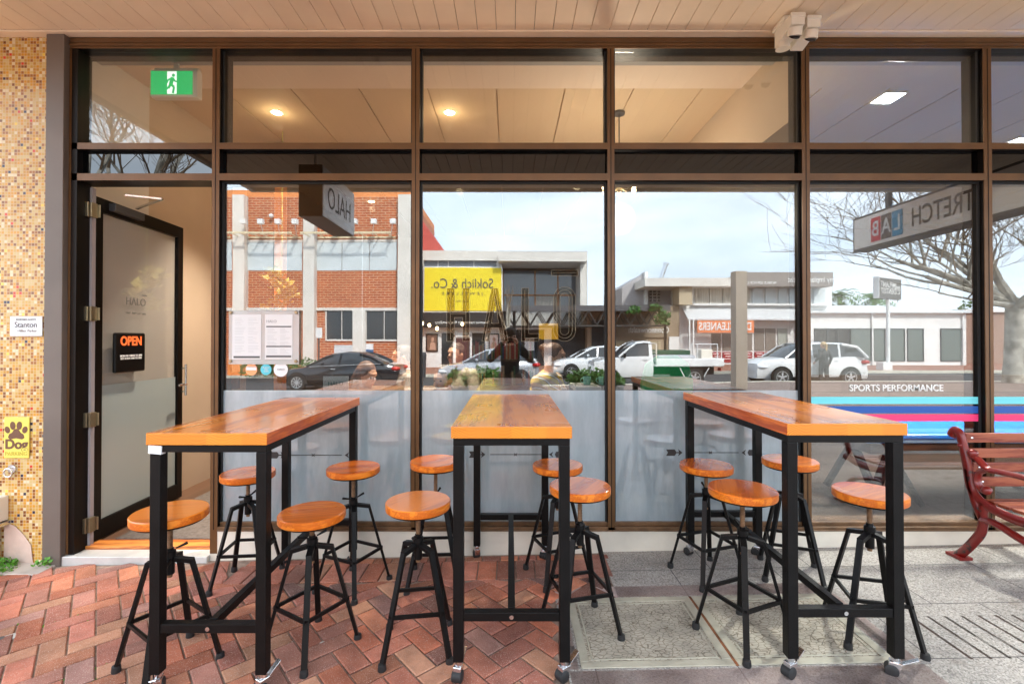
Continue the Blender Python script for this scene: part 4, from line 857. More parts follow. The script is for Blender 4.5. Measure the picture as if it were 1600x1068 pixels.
b = MB(); b.box(X(841,8),X(873,8),8,8.03,Z(531,8),Z(504,8)); b.build('frame', DW, t); b = MB(); b.box(X(842,8),X(872,8),7.99,7.999,Z(530,8),Z(505,8)); b.build('print', mat('glowing poster yellow',(.85,.50,.02),.5, emit=((.9,.5,.02),.08)), t)  # print given a faint glow of its own, though it is no lamp
# cafe furniture behind the film
def cafe_table(x, y, lx, ly, h, m, lab):
    t = thing('cafe_table', lab, 'table', (x, y, 0)); b = MB(); b.box(-lx/2,lx/2,-ly/2,ly/2,h-.035,h); b.build('tabletop', m, t, bevel=.003)
    for sx in (-1,1):
        for sy in (-1,1): b = MB(); b.box(sx*(lx/2-.06)-.018,sx*(lx/2-.06)+.018,sy*(ly/2-.06)-.018,sy*(ly/2-.06)+.018,0,h-.036); b.build('leg', M['black'], t)
TW = wood('cafe table wood', (.18,.09,.04), (.35,.2,.1), 9, 'x', .3, .5)
cafe_table(-1.05, 4.15, .75, .7, 1.0, TW, 'indoor timber table where the long haired girl leans'); cafe_table(-.15, 4.15, .8, .7, .92, TW, 'indoor timber table between the men and the striped jumper')
cafe_table(1.35, 3.95, .95, .6, 1.055, M['black'], 'indoor black topped table behind the right window')
def chair(x, y, rz, m, lab):
    t = thing('cafe_chair', lab, 'chair', (x, y, 0), rz, 'chairs inside the cafe'); b = MB(); b.box(-.2,.2,-.2,.2,.60,.64); b.build('seat', m, t, bevel=.01)
    b = MB(); pr = [(-.2,.66),(-.21,.98),(-.17,1.10),(-.08,1.15),(.08,1.15),(.17,1.10),(.21,.98),(.2,.66)]; b.prism([(u, .2, v) for u, v in pr], (0,.025,0)); b.build('backrest', m, t, bevel=.008)
    for sx in (-1,1):
        for sy in (-1,1): b = MB(); b.tube((sx*.17,sy*.17,.6),(sx*.2,sy*.2,0),.012); b.build('leg', M['black'], t)
    t.scale = (1.1, 1.1, 1.15)
_c = chair(1.08, 3.72, R_(200), mat('vivid green', (.0,.55,.13), .4), 'bright green chair tucked at the indoor black table')
t = site('timber_post', 'timber post coloured as if lit orange, inside the left window', 'post', (X(434,5.2), 5.2, 0)); b = MB(); b.box(X(428,5.2),X(441,5.2),5.2,5.3,0,3.6); b.build('shaft', mat('timber painted orange lit', (.75,.24,.03), .5, 0,0,1,.2,6), t)  # orange lamplight on the post is put into its colour
b = MB()
for q in range(9): leaves(b, (X(440+random.uniform(-14,18),4.9), 4.9, Z(430+q*7,4.9)), 26, .10, .06, .07)
b.path([(X(440,4.9),4.9,3.6),(X(440,4.9),4.9,1.9)], .004, 5)
tag(b.build('indoor_vine', mat('olive vine', (.32,.30,.04), .6, 0,0,1,.4,8)), 'trailing olive green vine hanging inside the left window', 'plant')
# table number and mugs
t = thing('table_number', 'white number 26 card on a thin stand inside the middle window', 'table number', (X(752,3.95), 3.95, .92)); b = MB(); b.lathe([(.03,0),(.03,.006)],(0,0,0),16); b.tube((0,0,.006),(0,0,.26),.003); b.build('stand', M['chrome'], t); b = MB(); b.box(-.037,.037,-.002,.002,.24,.315); b.build('card', M['cream'], t); text('26', .055, (0,-.0035,.277), FRONT, INK, parent=t)
CUP = mat('teal glaze', (.35,.66,.66), .25, coat=.5)
for px, lab in ((917,'pale teal mug with its handle, left of the pair on the window counter'), (941,'pale teal mug on the window counter beside the mullion')):
    t = thing('mug', lab, 'mug', (X(px,3.55), 3.55, 1.10), 0, 'teal mugs on the window counter'); b = MB(); b.lathe([(.022,0),(.026,.003),(.030,.062),(.028,.062),(.024,.006)],(0,0,0),20); b.build('cup', CUP, t, smooth=True)
    b = MB(); b.path([(-.027+.02*math.cos(a)*-1, 0, .034+.018*math.sin(a)) for a in [math.pi*(k/8-.5) for k in range(9)]], .0035, 8); b.build('handle', CUP, t, smooth=True)
b = MB(); b.box(X(895,3.55),.655,3.4,3.75,1.065,1.10); b.box(.60,.64,3.45,3.49,0,1.065); b.box(.40,.44,3.45,3.49,0,1.065); b.box(.60,.64,3.66,3.70,0,1.065); b.box(.40,.44,3.66,3.70,0,1.065); tag(b.build('window_counter', M['grey'], bevel=.003), 'narrow grey window counter carrying the teal mugs', 'counter')
t = thing('counter_card', 'white card lettered with the cafe name standing beside the girl', 'card sign', (X(525,3.75), 3.75, .98)); b = MB(); b.box(-.10,.10,-.004,.004,.0,.17); b.box(-.07,.07,0,.06,0,.012); b.build('panel', M['whiteg'], t); text('HALO', .045, (0,-.006,.11), FRONT, mat('grey green ink', (.1,.25,.22), .6), parent=t)
b = MB(); b.box(X(525,3.75)-.25,X(525,3.75)+.15,3.6,3.9,.95,.98); b.box(X(525,3.75)-.07,X(525,3.75)-.03,3.73,3.77,0,.95); b.box(X(525,3.75)-.25,X(525,3.75)+.15,3.62,3.88,0,.03); tag(b.build('card_stand', DW, bevel=.003), 'small dark side table holding the cafe name card', 'side table')

# studio next door
si = site('studio_interior', 'exercise studio room to the right with dark timber wall and floor', 'room', (4, 5, 0))
DT = brickmat('plank wall', (.16,.11,.08), (.09,.06,.045), (.03,.02,.015), 1.3, .12, .004, bump=.2); 
b = MB(); b.box(2.12,9,3.37,9.5,-.06,.0); b.build('floor', mat('studio floor', (.07,.05,.04), .35, 0, .05, 30, .3, 5, stretch=(.1,1,1)), si)
b = MB(); b.box(2.12,9,9.4,9.5,0,3.7,1); b.box(3.0,9,6.5,6.6,0,.95,0); b.build('timber_wall', [DT, M['grey']], si)
b = MB(); b.box(9,9.1,3.36,9.5,0,3.7); b.build('side_wall', M['grey'], si)
b = MB(); x = 2.12
while x < 9: b.box(x+.007, x+.593, 4.08, 9.5, 3.63, 3.7); x += .6
b.box(2.12,9,4.08,9.5,3.645,3.69,1); b.box(2.12,9,3.36,4.08,3.608,3.7); b.build('ceiling', [mat('studio ceiling', (.52,.46,.40), .75), mat('studio joint', (.30,.26,.23), .8)], si)
for (x, y) in ((X(1390,4.26), 4.26), (5.6, 5.2)):
    t = site('panel_light', 'square white panel light in the studio ceiling' if x < 5 else 'further square panel light in the studio ceiling', 'ceiling light', (x, y, 3.62)); b = MB(); b.box(x-.10,x+.10,y-.10,y+.10,3.615,3.629); b.build('frame', M['white'], t); b = MB(); b.box(x-.085,x+.085,y-.085,y+.085,3.611,3.6145); b.build('diffuser', mat('panel glow', (1,1,1), .5, emit=((.95,1,1), 4)), t)
    l = bpy.data.lights.new('panel_lamp', 'AREA'); l.size = .16; l.energy = 45; l.color = (1,.97,.92); o = bpy.data.objects.new('panel_lamp', l); C.objects.link(o); o.parent = t; o.location = (0,0,-.02)
mt_ = thing('massage_table', 'blue padded treatment table with black legs inside the studio', 'treatment table', (4.05, 4.35, 0))
b = MB(); b.box(-1.05,1.5,-.36,.36,.56,.64); b.build('padded_top', M['blue'], mt_, bevel=.03)
b = MB(); b.path([(-1.05+.16*math.cos(a)-.14,.22*math.sin(a),.60) for a in [k*math.pi/10 for k in range(21)]], .045, 12); b.build('face_cradle', M['blue'], mt_, smooth=True)
b = MB(); b.box(-1.0,1.45,-.33,.33,.47,.555); b.build('apron', wood('apron', (.10,.05,.03), (.2,.11,.07), 8, 'x'), mt_, bevel=.004)
for sx in (-.75, 1.1):
    for sy in (-1, 1): b = MB(); b.bar((sx,sy*.22,.46),(sx-.22,sy*.28,.02),.07,.04); b.bar((sx,sy*.22,.46),(sx+.22,sy*.28,.02),.07,.04); b.build('leg', M['black'], mt_, bevel=.004)
# window stripes and lettering
for (a, c) in (ends[4], ends[5], ends[6]):
    for nm, m_, y0, y1 in (('stripe', mat('cyan vinyl',(.18,.72,.80),.45), 619.5, 630.5), ('stripe', mat('royal vinyl',(.015,.10,.42),.45), 634, 645), ('stripe', mat('pink vinyl',(.92,.05,.20),.45), 646.5, 657.5)):
        b = MB(); b.box(a+.012, c-.012, GL-.0025, GL-.0012, Z(y1,GL), Z(y0,GL)); b.build(nm, m_, sf)
text('SPORTS PERFORMANCE', .062, (X(1399.5,GL), GL-.003, Z(606,GL)), FRONT, WHT, 'lettering', sx=.97, bold=.0008, parent=sf)

# ================================================================== ACROSS THE STREET (seen in the glass)
def fb(b, p0, p1, q0, q1, D, dep, mi=0):            # p: left/right, q: top/bottom, from the survey of the facade at distance D
    y = 2*GL - D; b.box(X(p0,D), X(p1,D), y, y-dep, Z(q1,D) if q1 is not None else -.6, Z(q0,D), mi); return b
def ftext(s, px, py, D, size, m, par, **k): return text(s, size, (X(px,D), 2*GL-D+.012, Z(py,D)), BACK, m, parent=par, **k)
BRK = brickmat('orange brick', (.52,.13,.035), (.40,.085,.025), (.60,.40,.28), .46, .15, .022); BRD = brickmat('dark orange brick', (.45,.15,.06), (.37,.11,.05), (.40,.3,.24), .24, .086, .012)
GD = mat('dark window', (.03,.035,.04), .08, 0, spec=.8); GLT = mat('pale blind window', (.62,.68,.70), .3, 0, 0, 1, .05, 1); STONE = mat('pale render', (.70,.67,.62), .75, 0, .1, 10, .06, .8)
CURT = mat('curtain', (.55,.52,.45), .7, 0, 0, 1, .35, 9, stretch=(3,3,.1))
D = 28.6
br = site('brick_building', 'two storey orange brick building with pale pillars across the street', 'building', (X(500,D), 2*GL-D-3, -.27))
b = MB(); fb(b,150,641,307,None,D,9); br_w = b.build('brick_wall', BRK, br)
b = MB(); fb(b,150,641,296,307,D+.2,9); b.build('parapet', mat('orange metal', (.72,.26,.08), .6, 0, 0, 1, .05, 1), br)
for k, (p0, p1) in enumerate(((362,380),(473,490.5),(621,641),(250,268))):
    b = MB(); fb(b,p0,p1,303,None,D-.45,.45); b.build('pillar', STONE, br)
b = MB(); fb(b,551,571,485,None,D-.2,.2); b.build('lower_pillar', STONE, br)
b = MB(); fb(b,268,362,480.5,485,D-.15,.15); fb(b,380,473,480.5,485,D-.15,.15); fb(b,490.5,621,480.5,485,D-.15,.15); b.build('ledge', STONE, br)
for (a, c, n) in ((381,472,2),(491,620,3),(270,361,3)):
    for k in range(n):
        u, v = a+(c-a)*k/n, a+(c-a)*(k+1)/n; b = MB(); fb(b,u+.5,v-.5,378,422,D-.03,.03); b.build('upper_window', GLT, br)
    b = MB(); fb(b,a,c,374,377.5,D-.05,.05,1); 
    for k in range(1, n): u = a+(c-a)*k/n; fb(b,u-.5,u+.5,378,422,D-.06,.06)
    b.build('window_frame', [M['grey'], STONE], br)
    # canopy frame with lamps
    b = MB(); y0 = 2*GL-D; zc = Z(369,D); Y1 = y0+1.3
    b.box(X(a-8,D),X(c-2,D),Y1-.06,Y1,zc-.1,zc+.02); b.box(X(a,D),X(c-2,D),y0,y0+.06,zc-.1,zc)
    for k in range(7):
        u = a-4+(c-a)*k/6.2; b.box(X(u,D),X(u,D)+.05,y0,Y1,zc-.08,zc-.03)
    b.build('canopy_frame', mat('canopy cream', (.72,.62,.42), .6), br)
    for k in range(4 if n < 3 else 5):
        u = X(a+4+(c-a-8)*k/(3.2 if n<3 else 4.2),D); b = MB(); b.tube((u,y0+.02,zc+.08),(u+.35,y0+1.0,zc+.62),.025); b.box(u+.22,u+.52,y0+.9,y0+1.15,zc+.52,zc+.80); b.build('spotlight', M['white'], br)
for (a, c) in ((508,551),(571,621)):
    b = MB(); fb(b,a,c,485.5,531,D-.02,.02); w_ = b.build('ground_window', GD, br); b = MB(); fb(b,a,c,530,533,D-.08,.08); fb(b,a,a+2,486,530,D-.08,.08); fb(b,(a+c)/2+4,(a+c)/2+5,486,530,D-.08,.08); b.build('window_frame', STONE, br)
b = MB(); fb(b,522,551,539,572,D-.06,.06); b.build('notice_panel', mat('silver slats', (.6,.62,.64), .4, 0, 0, 1, .2, 30, stretch=(.01,.01,1)), br)
b = MB(); fb(b,571.5,583,537,546,D-.1,.1,0); fb(b,571.5,583,546,563,D-.1,.1,1); b.build('notice_board', [M['whiteg'], mat('notice blue', (.03,.12,.28), .5)], br)
b = MB(); b.ell((X(426,D), 2*GL-D+.25, Z(338,D)), (.13,.16,.13), 12); b.build('camera_dome', M['white'], br)
# red corrugated gable beyond
rg = site('red_gable_building', 'red metal gable roof rising beyond the brick building', 'building', (X(680,31), 2*GL-35, -.3))
b = MB(); D2 = 31; b.prism([(X(p,D2), 2*GL-D2, Z(q,D2)) for p, q in ((600,575),(600,305),(641,318),(693,392),(705,410),(705,575))], (0,-8,0)); b.build('metal_wall', mat('red corrugated', (.55,.11,.09), .6, 0, .5, 3, .12, 1.5, stretch=(8,1,.01)), rg)
# the white and glass shop with yellow billboard
D = 30
gs = site('glass_shop', 'pale flat roofed shop with glass upper floor across the street', 'building', (X(790,D), 2*GL-D-3, -.3))
b = MB(); fb(b,656,918,391.5,None,D+2.2,6); b.build('core_wall', mat('core grey', (.45,.45,.44), .7), gs)
b = MB(); fb(b,656,778,391.5,407,D,8); fb(b,778,918,393,407.5,D-1.2,9); b.build('roof_fascia', STONE, gs)
b = MB(); fb(b,657,661,407,486,D-.1,2); fb(b,776,784,407,486,D-.1,2.2); fb(b,907,917,407.5,478,D-.4,3); b.build('side_pier', STONE, gs)
b = MB(); fb(b,661,776,407,418,D+.3,1); b.build('clerestory', mat('grey glass', (.22,.24,.27), .1), gs)
b = MB()
for p in (662,684,700,740,776): fb(b,p-.6,p+.6,407,418,D+.25,.05)
b.build('clerestory_frame', STONE, gs)
b = MB(); fb(b,784,907,407.6,423,D+1.9,.3,1); fb(b,784,907,423,478,D+1.7,.4,0); b.build('glass_wall', [mat('blue grey glass', (.10,.14,.18), .06, 0, spec=1), mat('brown eave', (.10,.07,.05), .6)], gs)
b = MB()
for p in (785.5,836,872,904): fb(b,p-.9,p+.9,423,478,D+1.6,.1)
fb(b,784,907,460,462,D+1.6,.1); b.build('glass_wall_mullion', mat('orange mullion', (.42,.18,.05), .5), gs)
b = MB()
for k in range(16): p = 838+k*2.1; fb(b,p,p+1.2,463,477,D+1.66,.03)
b.build('curtain', CURT, gs)
b = MB(); fb(b,656,918,510,None,D+.4,1.6); b.build('shop_wall', M['white'], gs)
b = MB(); fb(b,656,790,486.5,511,D-.3,.7); b.build('sign_band', mat('black fascia', (.025,.02,.02), .5), gs)
ftext('Bespoke handmade fine jewellery', 722, 503.5, D-.33, .25, WHT, gs, sx=1.0)
for p0, p1, q0, q1, m_ in ((690,707,520,575,GD),(737,757,520,575,GD),(712,733,528,575,mat('door maroon',(.09,.03,.03),.4)),(790,850,515,572,GD),(862,930,512,565,GD)):
    b = MB(); fb(b,p0,p1,q0,q1,D+.36,.03); b.build('shop_window', m_, gs)
b = MB(); fb(b,708,711,520,575,D+.3,.1); fb(b,734,736.5,520,575,D+.3,.1); fb(b,708,736,523,526,D+.3,.1); b.build('door_frame', M['white'], gs)
for p0, p1, q0, q1, cc in ((666,684,521,549,(.55,.3,.2)),(763,779,521,546,(.6,.5,.45)),(818,836,526,549,(.62,.66,.68))):
    pt = site('wall_poster', {666:'framed dark portrait poster on the left of the shop wall',763:'framed pale portrait poster by the shop door',818:'framed pale blank poster right of the lamp'}[p0], 'poster', (X(p0,D), 2*GL-D-.3, Z(q1,D)))
    b = MB(); fb(b,p0,p1,q0,q1,D+.32,.06); b.build('frame', M['black'], pt); b = MB(); fb(b,p0+1.5,p1-1.5,q0+1.5,q1-1.5,D+.31,.01); b.build('print', mat('print %d' % p0, tuple(c*.35 if p0==666 else c*1.3 for c in cc), .5), pt)
    if p0 < 800:
        b = MB(); xm = X((p0+p1)/2,D); yy = 2*GL-D-.29; b.ell((xm,yy,Z(q0+9,D)),(.10,.01,.13),12); b.prism([(xm-.2,yy,Z(q1-3,D)),(xm-.16,yy,Z(q0+15,D)),(xm,yy,Z(q0+12,D)),(xm+.16,yy,Z(q0+15,D)),(xm+.2,yy,Z(q1-3,D))],(0,.01,0)); b.build('pictured_figure', mat('print skin', (.55,.33,.24), .6), pt)
bb = site('billboard', 'bright yellow billboard lettered in black serif style over a shop', 'billboard', (X(722,D), 2*GL-D, Z(486,D)))
b = MB(); fb(b,661.5,785,417,488,D-.35,.25); b.build('frame', M['white'], bb); b = MB(); fb(b,663,783,418.5,485.5,D-.42,.06); b.build('face', M['yellow'], bb)
ftext('Soklich & Co.', 722, 444, D-.44, .86, INK, bb, sx=.82); ftext('J E W E L L E R S', 722, 459, D-.44, .24, INK, bb, sx=1.5); ftext('since 1995', 722, 471, D-.44, .18, INK, bb)
# steel lattice awning
D = 27.2
la = site('lattice_awning', 'black steel canopy with crossed truss struts over the far shops', 'canopy', (X(930,D), 2*GL-D, -.3))
b = MB(); y = 2*GL-D; b.box(X(785,D),X(1048,D),y-3,y,Z(481,D),Z(477,D)); b.box(X(785,D),X(1048,D),y-.1,y+.04,Z(486,D),Z(481,D)); b.build('roof_deck', mat('canopy grey', (.09,.085,.09), .5), la)
b = MB()
for off in (0, -1.2, -2.4):
    p = 790
    while p < 1040: b.tube((X(p,D),y+off,Z(486,D)),(X(p+13,D),y+off,Z(508,D)),.035,seg=6); b.tube((X(p+13,D),y+off,Z(508,D)),(X(p+26,D),y+off,Z(486,D)),.035,seg=6); p += 26
    b.box(X(790,D),X(1044,D),y+off-.04,y+off+.04,Z(510,D),Z(508,D))
b.build('truss', mat('truss dark', (.05,.045,.04), .5), la)
for p in (803, 960, 1040): b = MB(); b.tube((X(p,D),y,-.4),(X(p,D),y,Z(486,D)),.08); b.build('post', M['black'], la)
for p in (664,672,685,727,690+40): 
    pass
b = MB()
for k, p in enumerate((660,671,683,722)): b.ell((X(p,27.9),2*GL-27.9,Z((505,508,513,506)[k],27.9)),(.09,.09,.12),10)
fl = b.build('festoon_lights', mat('festoon glow', (1,.75,.35), .5, emit=((1,.7,.3), 6))); tag(fl, 'string of warm festoon bulbs hung under the black shop fascia', 'lights')
# lean vines
b = MB()
for p, q in ((992,490),(1025,488),(1036,498),(1034,508)):
    c = RP(p, q, 27); leaves(b, c, 90, .35, .5, .22)
tag(b.build('hanging_plant', mat('vine leaf', (.06,.16,.03), .6, 0, 0, 1, .4, 3)), 'green hanging plants trailing from the lattice canopy', 'plant')
# bank
D = 29.5
bk = site('bank_building', 'tan fronted bank with white lettering under the lattice canopy', 'building', (X(1000,D), 2*GL-D-3, -.3)); TAN = mat('tan front', (.33,.25,.17), .7)
b = MB(); fb(b,918,1062,478,None,D,6); b.build('wall', TAN, bk); b = MB(); fb(b,965,1045,503,527,D-.15,.15); b.build('fascia', mat('tan fascia', (.25,.19,.13), .6), bk)
ftext('Commonwealth', 1014, 516, D-.17, .50, WHT, bk, sx=.78, bold=.006)
for p in (962,989,1012): b = MB(); fb(b,p,p+21,533,575,D-.03,.03); b.build('window', mat('tan blind', (.42,.35,.24), .2, 0, 0, 1, .3, 9, stretch=(3,3,.1)), bk); b = MB(); fb(b,p-1.5,p,531,575,D-.08,.08); b.build('window_frame', M['white'], bk)
b = MB(); fb(b,1046,1062,526,575,D-.1,.1); b.build('white_panel', M['white'], bk)
b = MB(); fb(b,925,955,500,575,D-.05,.05); b.build('dark_shopfront', GD, bk)
# two storey white building
D = 28.8
wb = site('white_building', 'long two storey white building with dry cleaners on the ground floor', 'building', (X(1150,D), 2*GL-D-4, -.3))
b = MB(); fb(b,1062,1300,447,None,D+1,10); b.build('wall', M['white'], wb)
b = MB(); fb(b,1008,1180,434,447,D-.2,11); b.build('parapet', STONE, wb)
b = MB(); fb(b,1168,1302,425,447,D-.25,10); b.build('grey_parapet', mat('taupe', (.30,.27,.25), .7), wb)
ftext('MOBILE SERVICE CENTRE', 1182, 442, D-.28, .22, WHT, wb, bold=.004); ftext('my implant dentist', 1268, 437, D-.28, .46, WHT, wb, bold=.005, sx=.8)
b = MB(); fb(b,1062,1082,447,476,D+.2,1.2); b.build('tan_panel', mat('tan stucco', (.52,.43,.30), .8), wb)
for k, (p0, p1, m_) in enumerate(((1087,1107,CURT),(1109,1128,CURT),(1130,1150,CURT),(1152,1172,CURT),(1176,1193,GLT),(1197,1213,GLT),(1218,1231,GLT),(1235,1250,GLT),(1272,1290,GLT))):
    b = MB(); fb(b,p0,p1,449,474,D+.9,.1); b.build('upper_window', m_, wb)
b = MB(); fb(b,1084,1300,474,477,D+.6,.4)
b.build('upper_sill', M['white'], wb)
b = MB(); y = 2*GL-D; b.hexa([(X(1075,D),y,Z(500,D)),(X(1262,D),y,Z(500,D)),(X(1262,D),y-1.2,Z(478,D)),(X(1075,D),y-1.2,Z(478,D)),(X(1075,D),y,Z(497,D)),(X(1262,D),y,Z(497,D)),(X(1262,D),y-1.2,Z(475,D)),(X(1075,D),y-1.2,Z(475,D))]); b.build('verandah_roof', mat('pale metal roof', (.70,.71,.72), .45), wb)
for p in (1077,1083,1255): b = MB(); fb(b,p,p+2,499,None,D-.05,.1); b.build('post', M['white'], wb)
b = MB(); fb(b,1090,1178,501,520,D-.12,.08); b.build('shop_sign', mat('salmon sign', (.82,.27,.12), .6), wb); ftext('DRY CLEANERS', 1133, 510.5, D-.14, .66, WHT, wb, bold=.012, sx=.70)
for p0, p1 in ((1112,1126),(1129,1146),(1149,1175),(1179,1194),(1196,1212)):
    b = MB(); fb(b,p0,p1,513 if p1 > 1176 else 521,548,D+.95,.1); b.build('shop_window', mat('shop window warm', (.26,.22,.19), .15), wb); b = MB(); fb(b,p0,p1,550,566,D+.94,.1); b.build('red_panel', mat('maroon sign', (.36,.02,.03), .5), wb)
    b = MB(); fb(b,p0+2,p1-2,552,553.2,D+.9,.04); fb(b,p0+4,p1-1,556,557,D+.9,.04); fb(b,p0+1,p1-4,560,561,D+.9,.04); b.build('sign_lines', WHT, wb)
b = MB(); fb(b,1216,1231,513,566,D+.93,.1); b.build('door', mat('door glass far', (.40,.42,.38), .2), wb)
# slanted grey house and stair at its left
gh = site('grey_annex', 'grey rendered annex with white framed stair window', 'building', (X(1000,31), 2*GL-31, -.3))
b = MB(); D2 = 31; b.prism([(X(p,D2), 2*GL-D2, Z(q,D2)) for p, q in ((972,575),(972,449),(985,440),(1008,427),(1012,424),(1012,575))], (0,-6,0)); fb(b,1012,1068,446,575,D2+.4,5); b.build('wall', [mat('annex grey', (.42,.40,.41), .7)], gh)
b = MB(); fb(b,1016,1032,448,471,D2+.35,.1); b.build('stair_window', GD, gh)
b = MB(); fb(b,1008,1013,424,476,D2-.3,1); 
for q in (452,457,462,467): fb(b,1016,1032,q,q+1,D2+.25,.1)
for p in (1020,1027): fb(b,p,p+1,448,471,D2+.25,.1)
b.build('white_frame', M['white'], gh)
b = MB(); p_ = RP(1033,436,31); b.tube(p_, p_+Vector((.35,0,1.0)), .14); b.tube(p_+Vector((.33,0,.95)), p_+Vector((.36,0,1.08)), .2); b.build('flue', M['chrome'], gh)
# low white clinic
D = 29
wc = site('white_clinic', 'long single storey white clinic with pale metal roof', 'building', (X(1400,D), 2*GL-D-4, -.3))
b = MB(); fb(b,1262,1509,487,None,D,9); b.build('wall', M['white'], wc)
b = MB(); y = 2*GL-D; b.prism([(X(1255,D),y+.3,Z(488,D)),(X(1513,D),y+.3,Z(490,D)),(X(1513,D),y+.3,Z(487.5,D)),(X(1380,D),y-6,Z(475,D)-.0),(X(1255,D),y-6,Z(474,D))], (0,0,.08)) if False else b.hexa([(X(1250,D),y+.35,Z(489,D)),(X(1513,D),y+.35,Z(489,D)),(X(1513,D),y-7,Z(489,D)+.9),(X(1250,D),y-7,Z(489,D)+.9),(X(1250,D),y+.35,Z(487,D)),(X(1513,D),y+.35,Z(487,D)),(X(1513,D),y-7,Z(487,D)+.9),(X(1250,D),y-7,Z(487,D)+.9)]); b.build('roof', mat('pale metal roof', (.7,.71,.72), .45), wc)
for p0, p1 in ((1274,1292),(1294,1306),(1309,1327),(1330,1361),(1366,1383),(1387,1414),(1420,1443),(1471,1503)):
    b = MB(); fb(b,p0,p1,514,563,D-.02,.02); w_ = b.build('window', mat('clinic window', (.13,.16,.15), .12, 0, spec=.8) if p0 > 1325 else mat('clinic dark window', (.04,.035,.035), .12), wc)
    b = MB(); fb(b,p0-1,p0,513,564,D-.06,.06); fb(b,p1,p1+1,513,564,D-.06,.06); fb(b,p0-1,p1+1,512.5,514,D-.06,.06); fb(b,p0-1,p1+1,563,564,D-.06,.06); b.build('window_frame', M['dgrey'], wc)
for p in (1363,1504): b = MB(); fb(b,p,p+2,488,576,D-.12,.1); b.build('downpipe', M['white'], wc)
bw_ = site('brown_hall', 'plain brown rendered hall at the far right of the street', 'building', (X(1560,31), 2*GL-33, -.3))
b = MB(); fb(b,1505,1760,487,None,31,8); b.build('wall', mat('brown render', (.34,.22,.17), .8, 0, .1, 5, .06, .8), bw_); b = MB(); fb(b,1505,1760,483,487,30.8,8.4); b.build('roof', M['white'], bw_)
# clinic sign on its pole
D = 24.5
cs = site('pole_sign', 'grey clinic sign with white lettering on a white pole', 'pole sign', (X(1388,D), 2*GL-D, -.25))
b = MB(); y = 2*GL-D; T = Matrix.Translation((X(1388,D), y, 0)) @ Matrix.Rotation(R_(-28), 4, 'Z'); b.box(-1.15,1.15,-.11,.11,Z(467,D),Z(436,D),T=T); b.build('panel', mat('sign taupe', (.15,.14,.13), .5), cs)
b = MB(); b.box(-1.2,1.2,-.13,.13,Z(436,D),Z(434.5,D),T=T); b.box(-1.2,-1.15,-.13,.13,Z(467,D),Z(436,D),T=T); b.build('trim', M['white'], cs)
for s, dz in (('IMPLANT', .17), ('DENTIST', -.16)):
    o = text(s, .40, T @ Vector((-.2 if dz > 0 else -.2,.125,Z(451,D)+dz)), (R_(90),0,R_(180-28)), WHT, parent=cs, bold=.004)
o = text('my', .5, T @ Vector((.72,.125,Z(450,D)+.02)), (R_(90),0,R_(180-28)), WHT, parent=cs, bold=.004)
b = MB(); b.path([T @ Vector((.72-.2*math.cos(a), .13, Z(450,D)-.18-.12*math.sin(a))) for a in [math.pi*k/10 for k in range(11)]], .02, 6); b.build('smile_mark', WHT, cs)
b = MB(); b.tube((X(1388,D),y,-.3),(X(1388,D),y,Z(467,D)),.085); b.build('pole', M['white'], cs, smooth=True); b = MB(); fb(b,1380,1395,566,None,D-.2,.5); b.build('plinth', M['white'], cs, bevel=.02)
# totem near the kerb
D = 11
tt = site('totem', 'square taupe post standing on the pavement edge', 'post', (X(1159,D), 2*GL-D, gz(5)))
b = MB(); fb(b,1150,1168,423,None,D,.27); b.build('shaft', mat('totem taupe', (.42,.36,.30), .7, 0, .05, 10, .05, 2), tt, bevel=.006)
# parking sign by brick building
D = 19.8
ps = site('parking_sign', 'small white parking sign on a thin dark pole', 'parking sign', (X(498,D), 2*GL-D, -.3))
b = MB(); b.tube((X(498,D),2*GL-D,-.4),(X(498,D),2*GL-D,Z(512,D)),.03); b.build('pole', M['dgrey'], ps); b = MB(); fb(b,493,503,512,528,D-.03,.02); b.build('plate', M['whiteg'], ps)
# bin and bollard
b = MB(); D = 25; fb(b,641,646,563,None,D,.3); tag(b.build('bollard', M['black'], bevel=.02), 'short black bollard beside the brick building pillar', 'bollard')
b = MB(); c = RP(655,600,22); b.lathe([(.3,-.3),(.34,.7),(.36,.72),(.3,.85)], (c.x,c.y,0), 20); tag(b.build('litter_bin', M['dgrey'], smooth=True), 'dark rounded litter bin on the far kerb', 'bin')
# skip
D = 26; sk = MB(); fb(sk,1014,1079,547,568,D,1.6); tag(sk.build('green_skip', mat('skip green', (.01,.09,.05), .5), bevel=.03), 'dark green metal skip bin behind the white ute', 'skip')

# ---- hanging signs under the awning
hs = site('hanging_sign', 'cafe light box with cut-out name hanging under the awning', 'hanging sign', (-2.1, .97, 2.75))
b = MB(); b.box(-2.25,-2.0,.47,1.47,2.75,3.30); b.build('box', mat('sign box bronze', (.30,.20,.13), .5), hs, bevel=.004)
b = MB(); b.box(-1.999,-1.990,.47,1.465,2.76,3.29); b.build('face', mat('sign face', (.85,.83,.80), .4), hs)
b = MB(); b.tube((-2.12,.6,3.3),(-2.12,.6,3.495),.012); b.tube((-2.12,1.35,3.3),(-2.12,1.35,3.495),.012); b.build('hanger', M['chrome'], hs)
text('HALO', .34, (-1.988,.97,2.99), (R_(90),0,R_(90)), INK, parent=hs, sx=.82, bold=-.001); b = MB(); b.box(-1.988,-1.986,1.26,1.42,3.155,3.175); b.build('macron', INK, hs)
ss = site('hanging_sign', 'long studio light box with coloured letter tiles hanging under the awning', 'hanging sign', (5.2, .5, 2.75))
b = MB(); b.box(5.20,5.42,-.68,2.3,2.75,3.26); b.build('box', mat('sign box dark', (.13,.10,.08), .5), ss, bevel=.004)
b = MB(); b.box(5.19,5.199,-.64,2.27,2.785,3.225); b.build('face', mat('sign face warm', (.90,.86,.80), .35), ss)
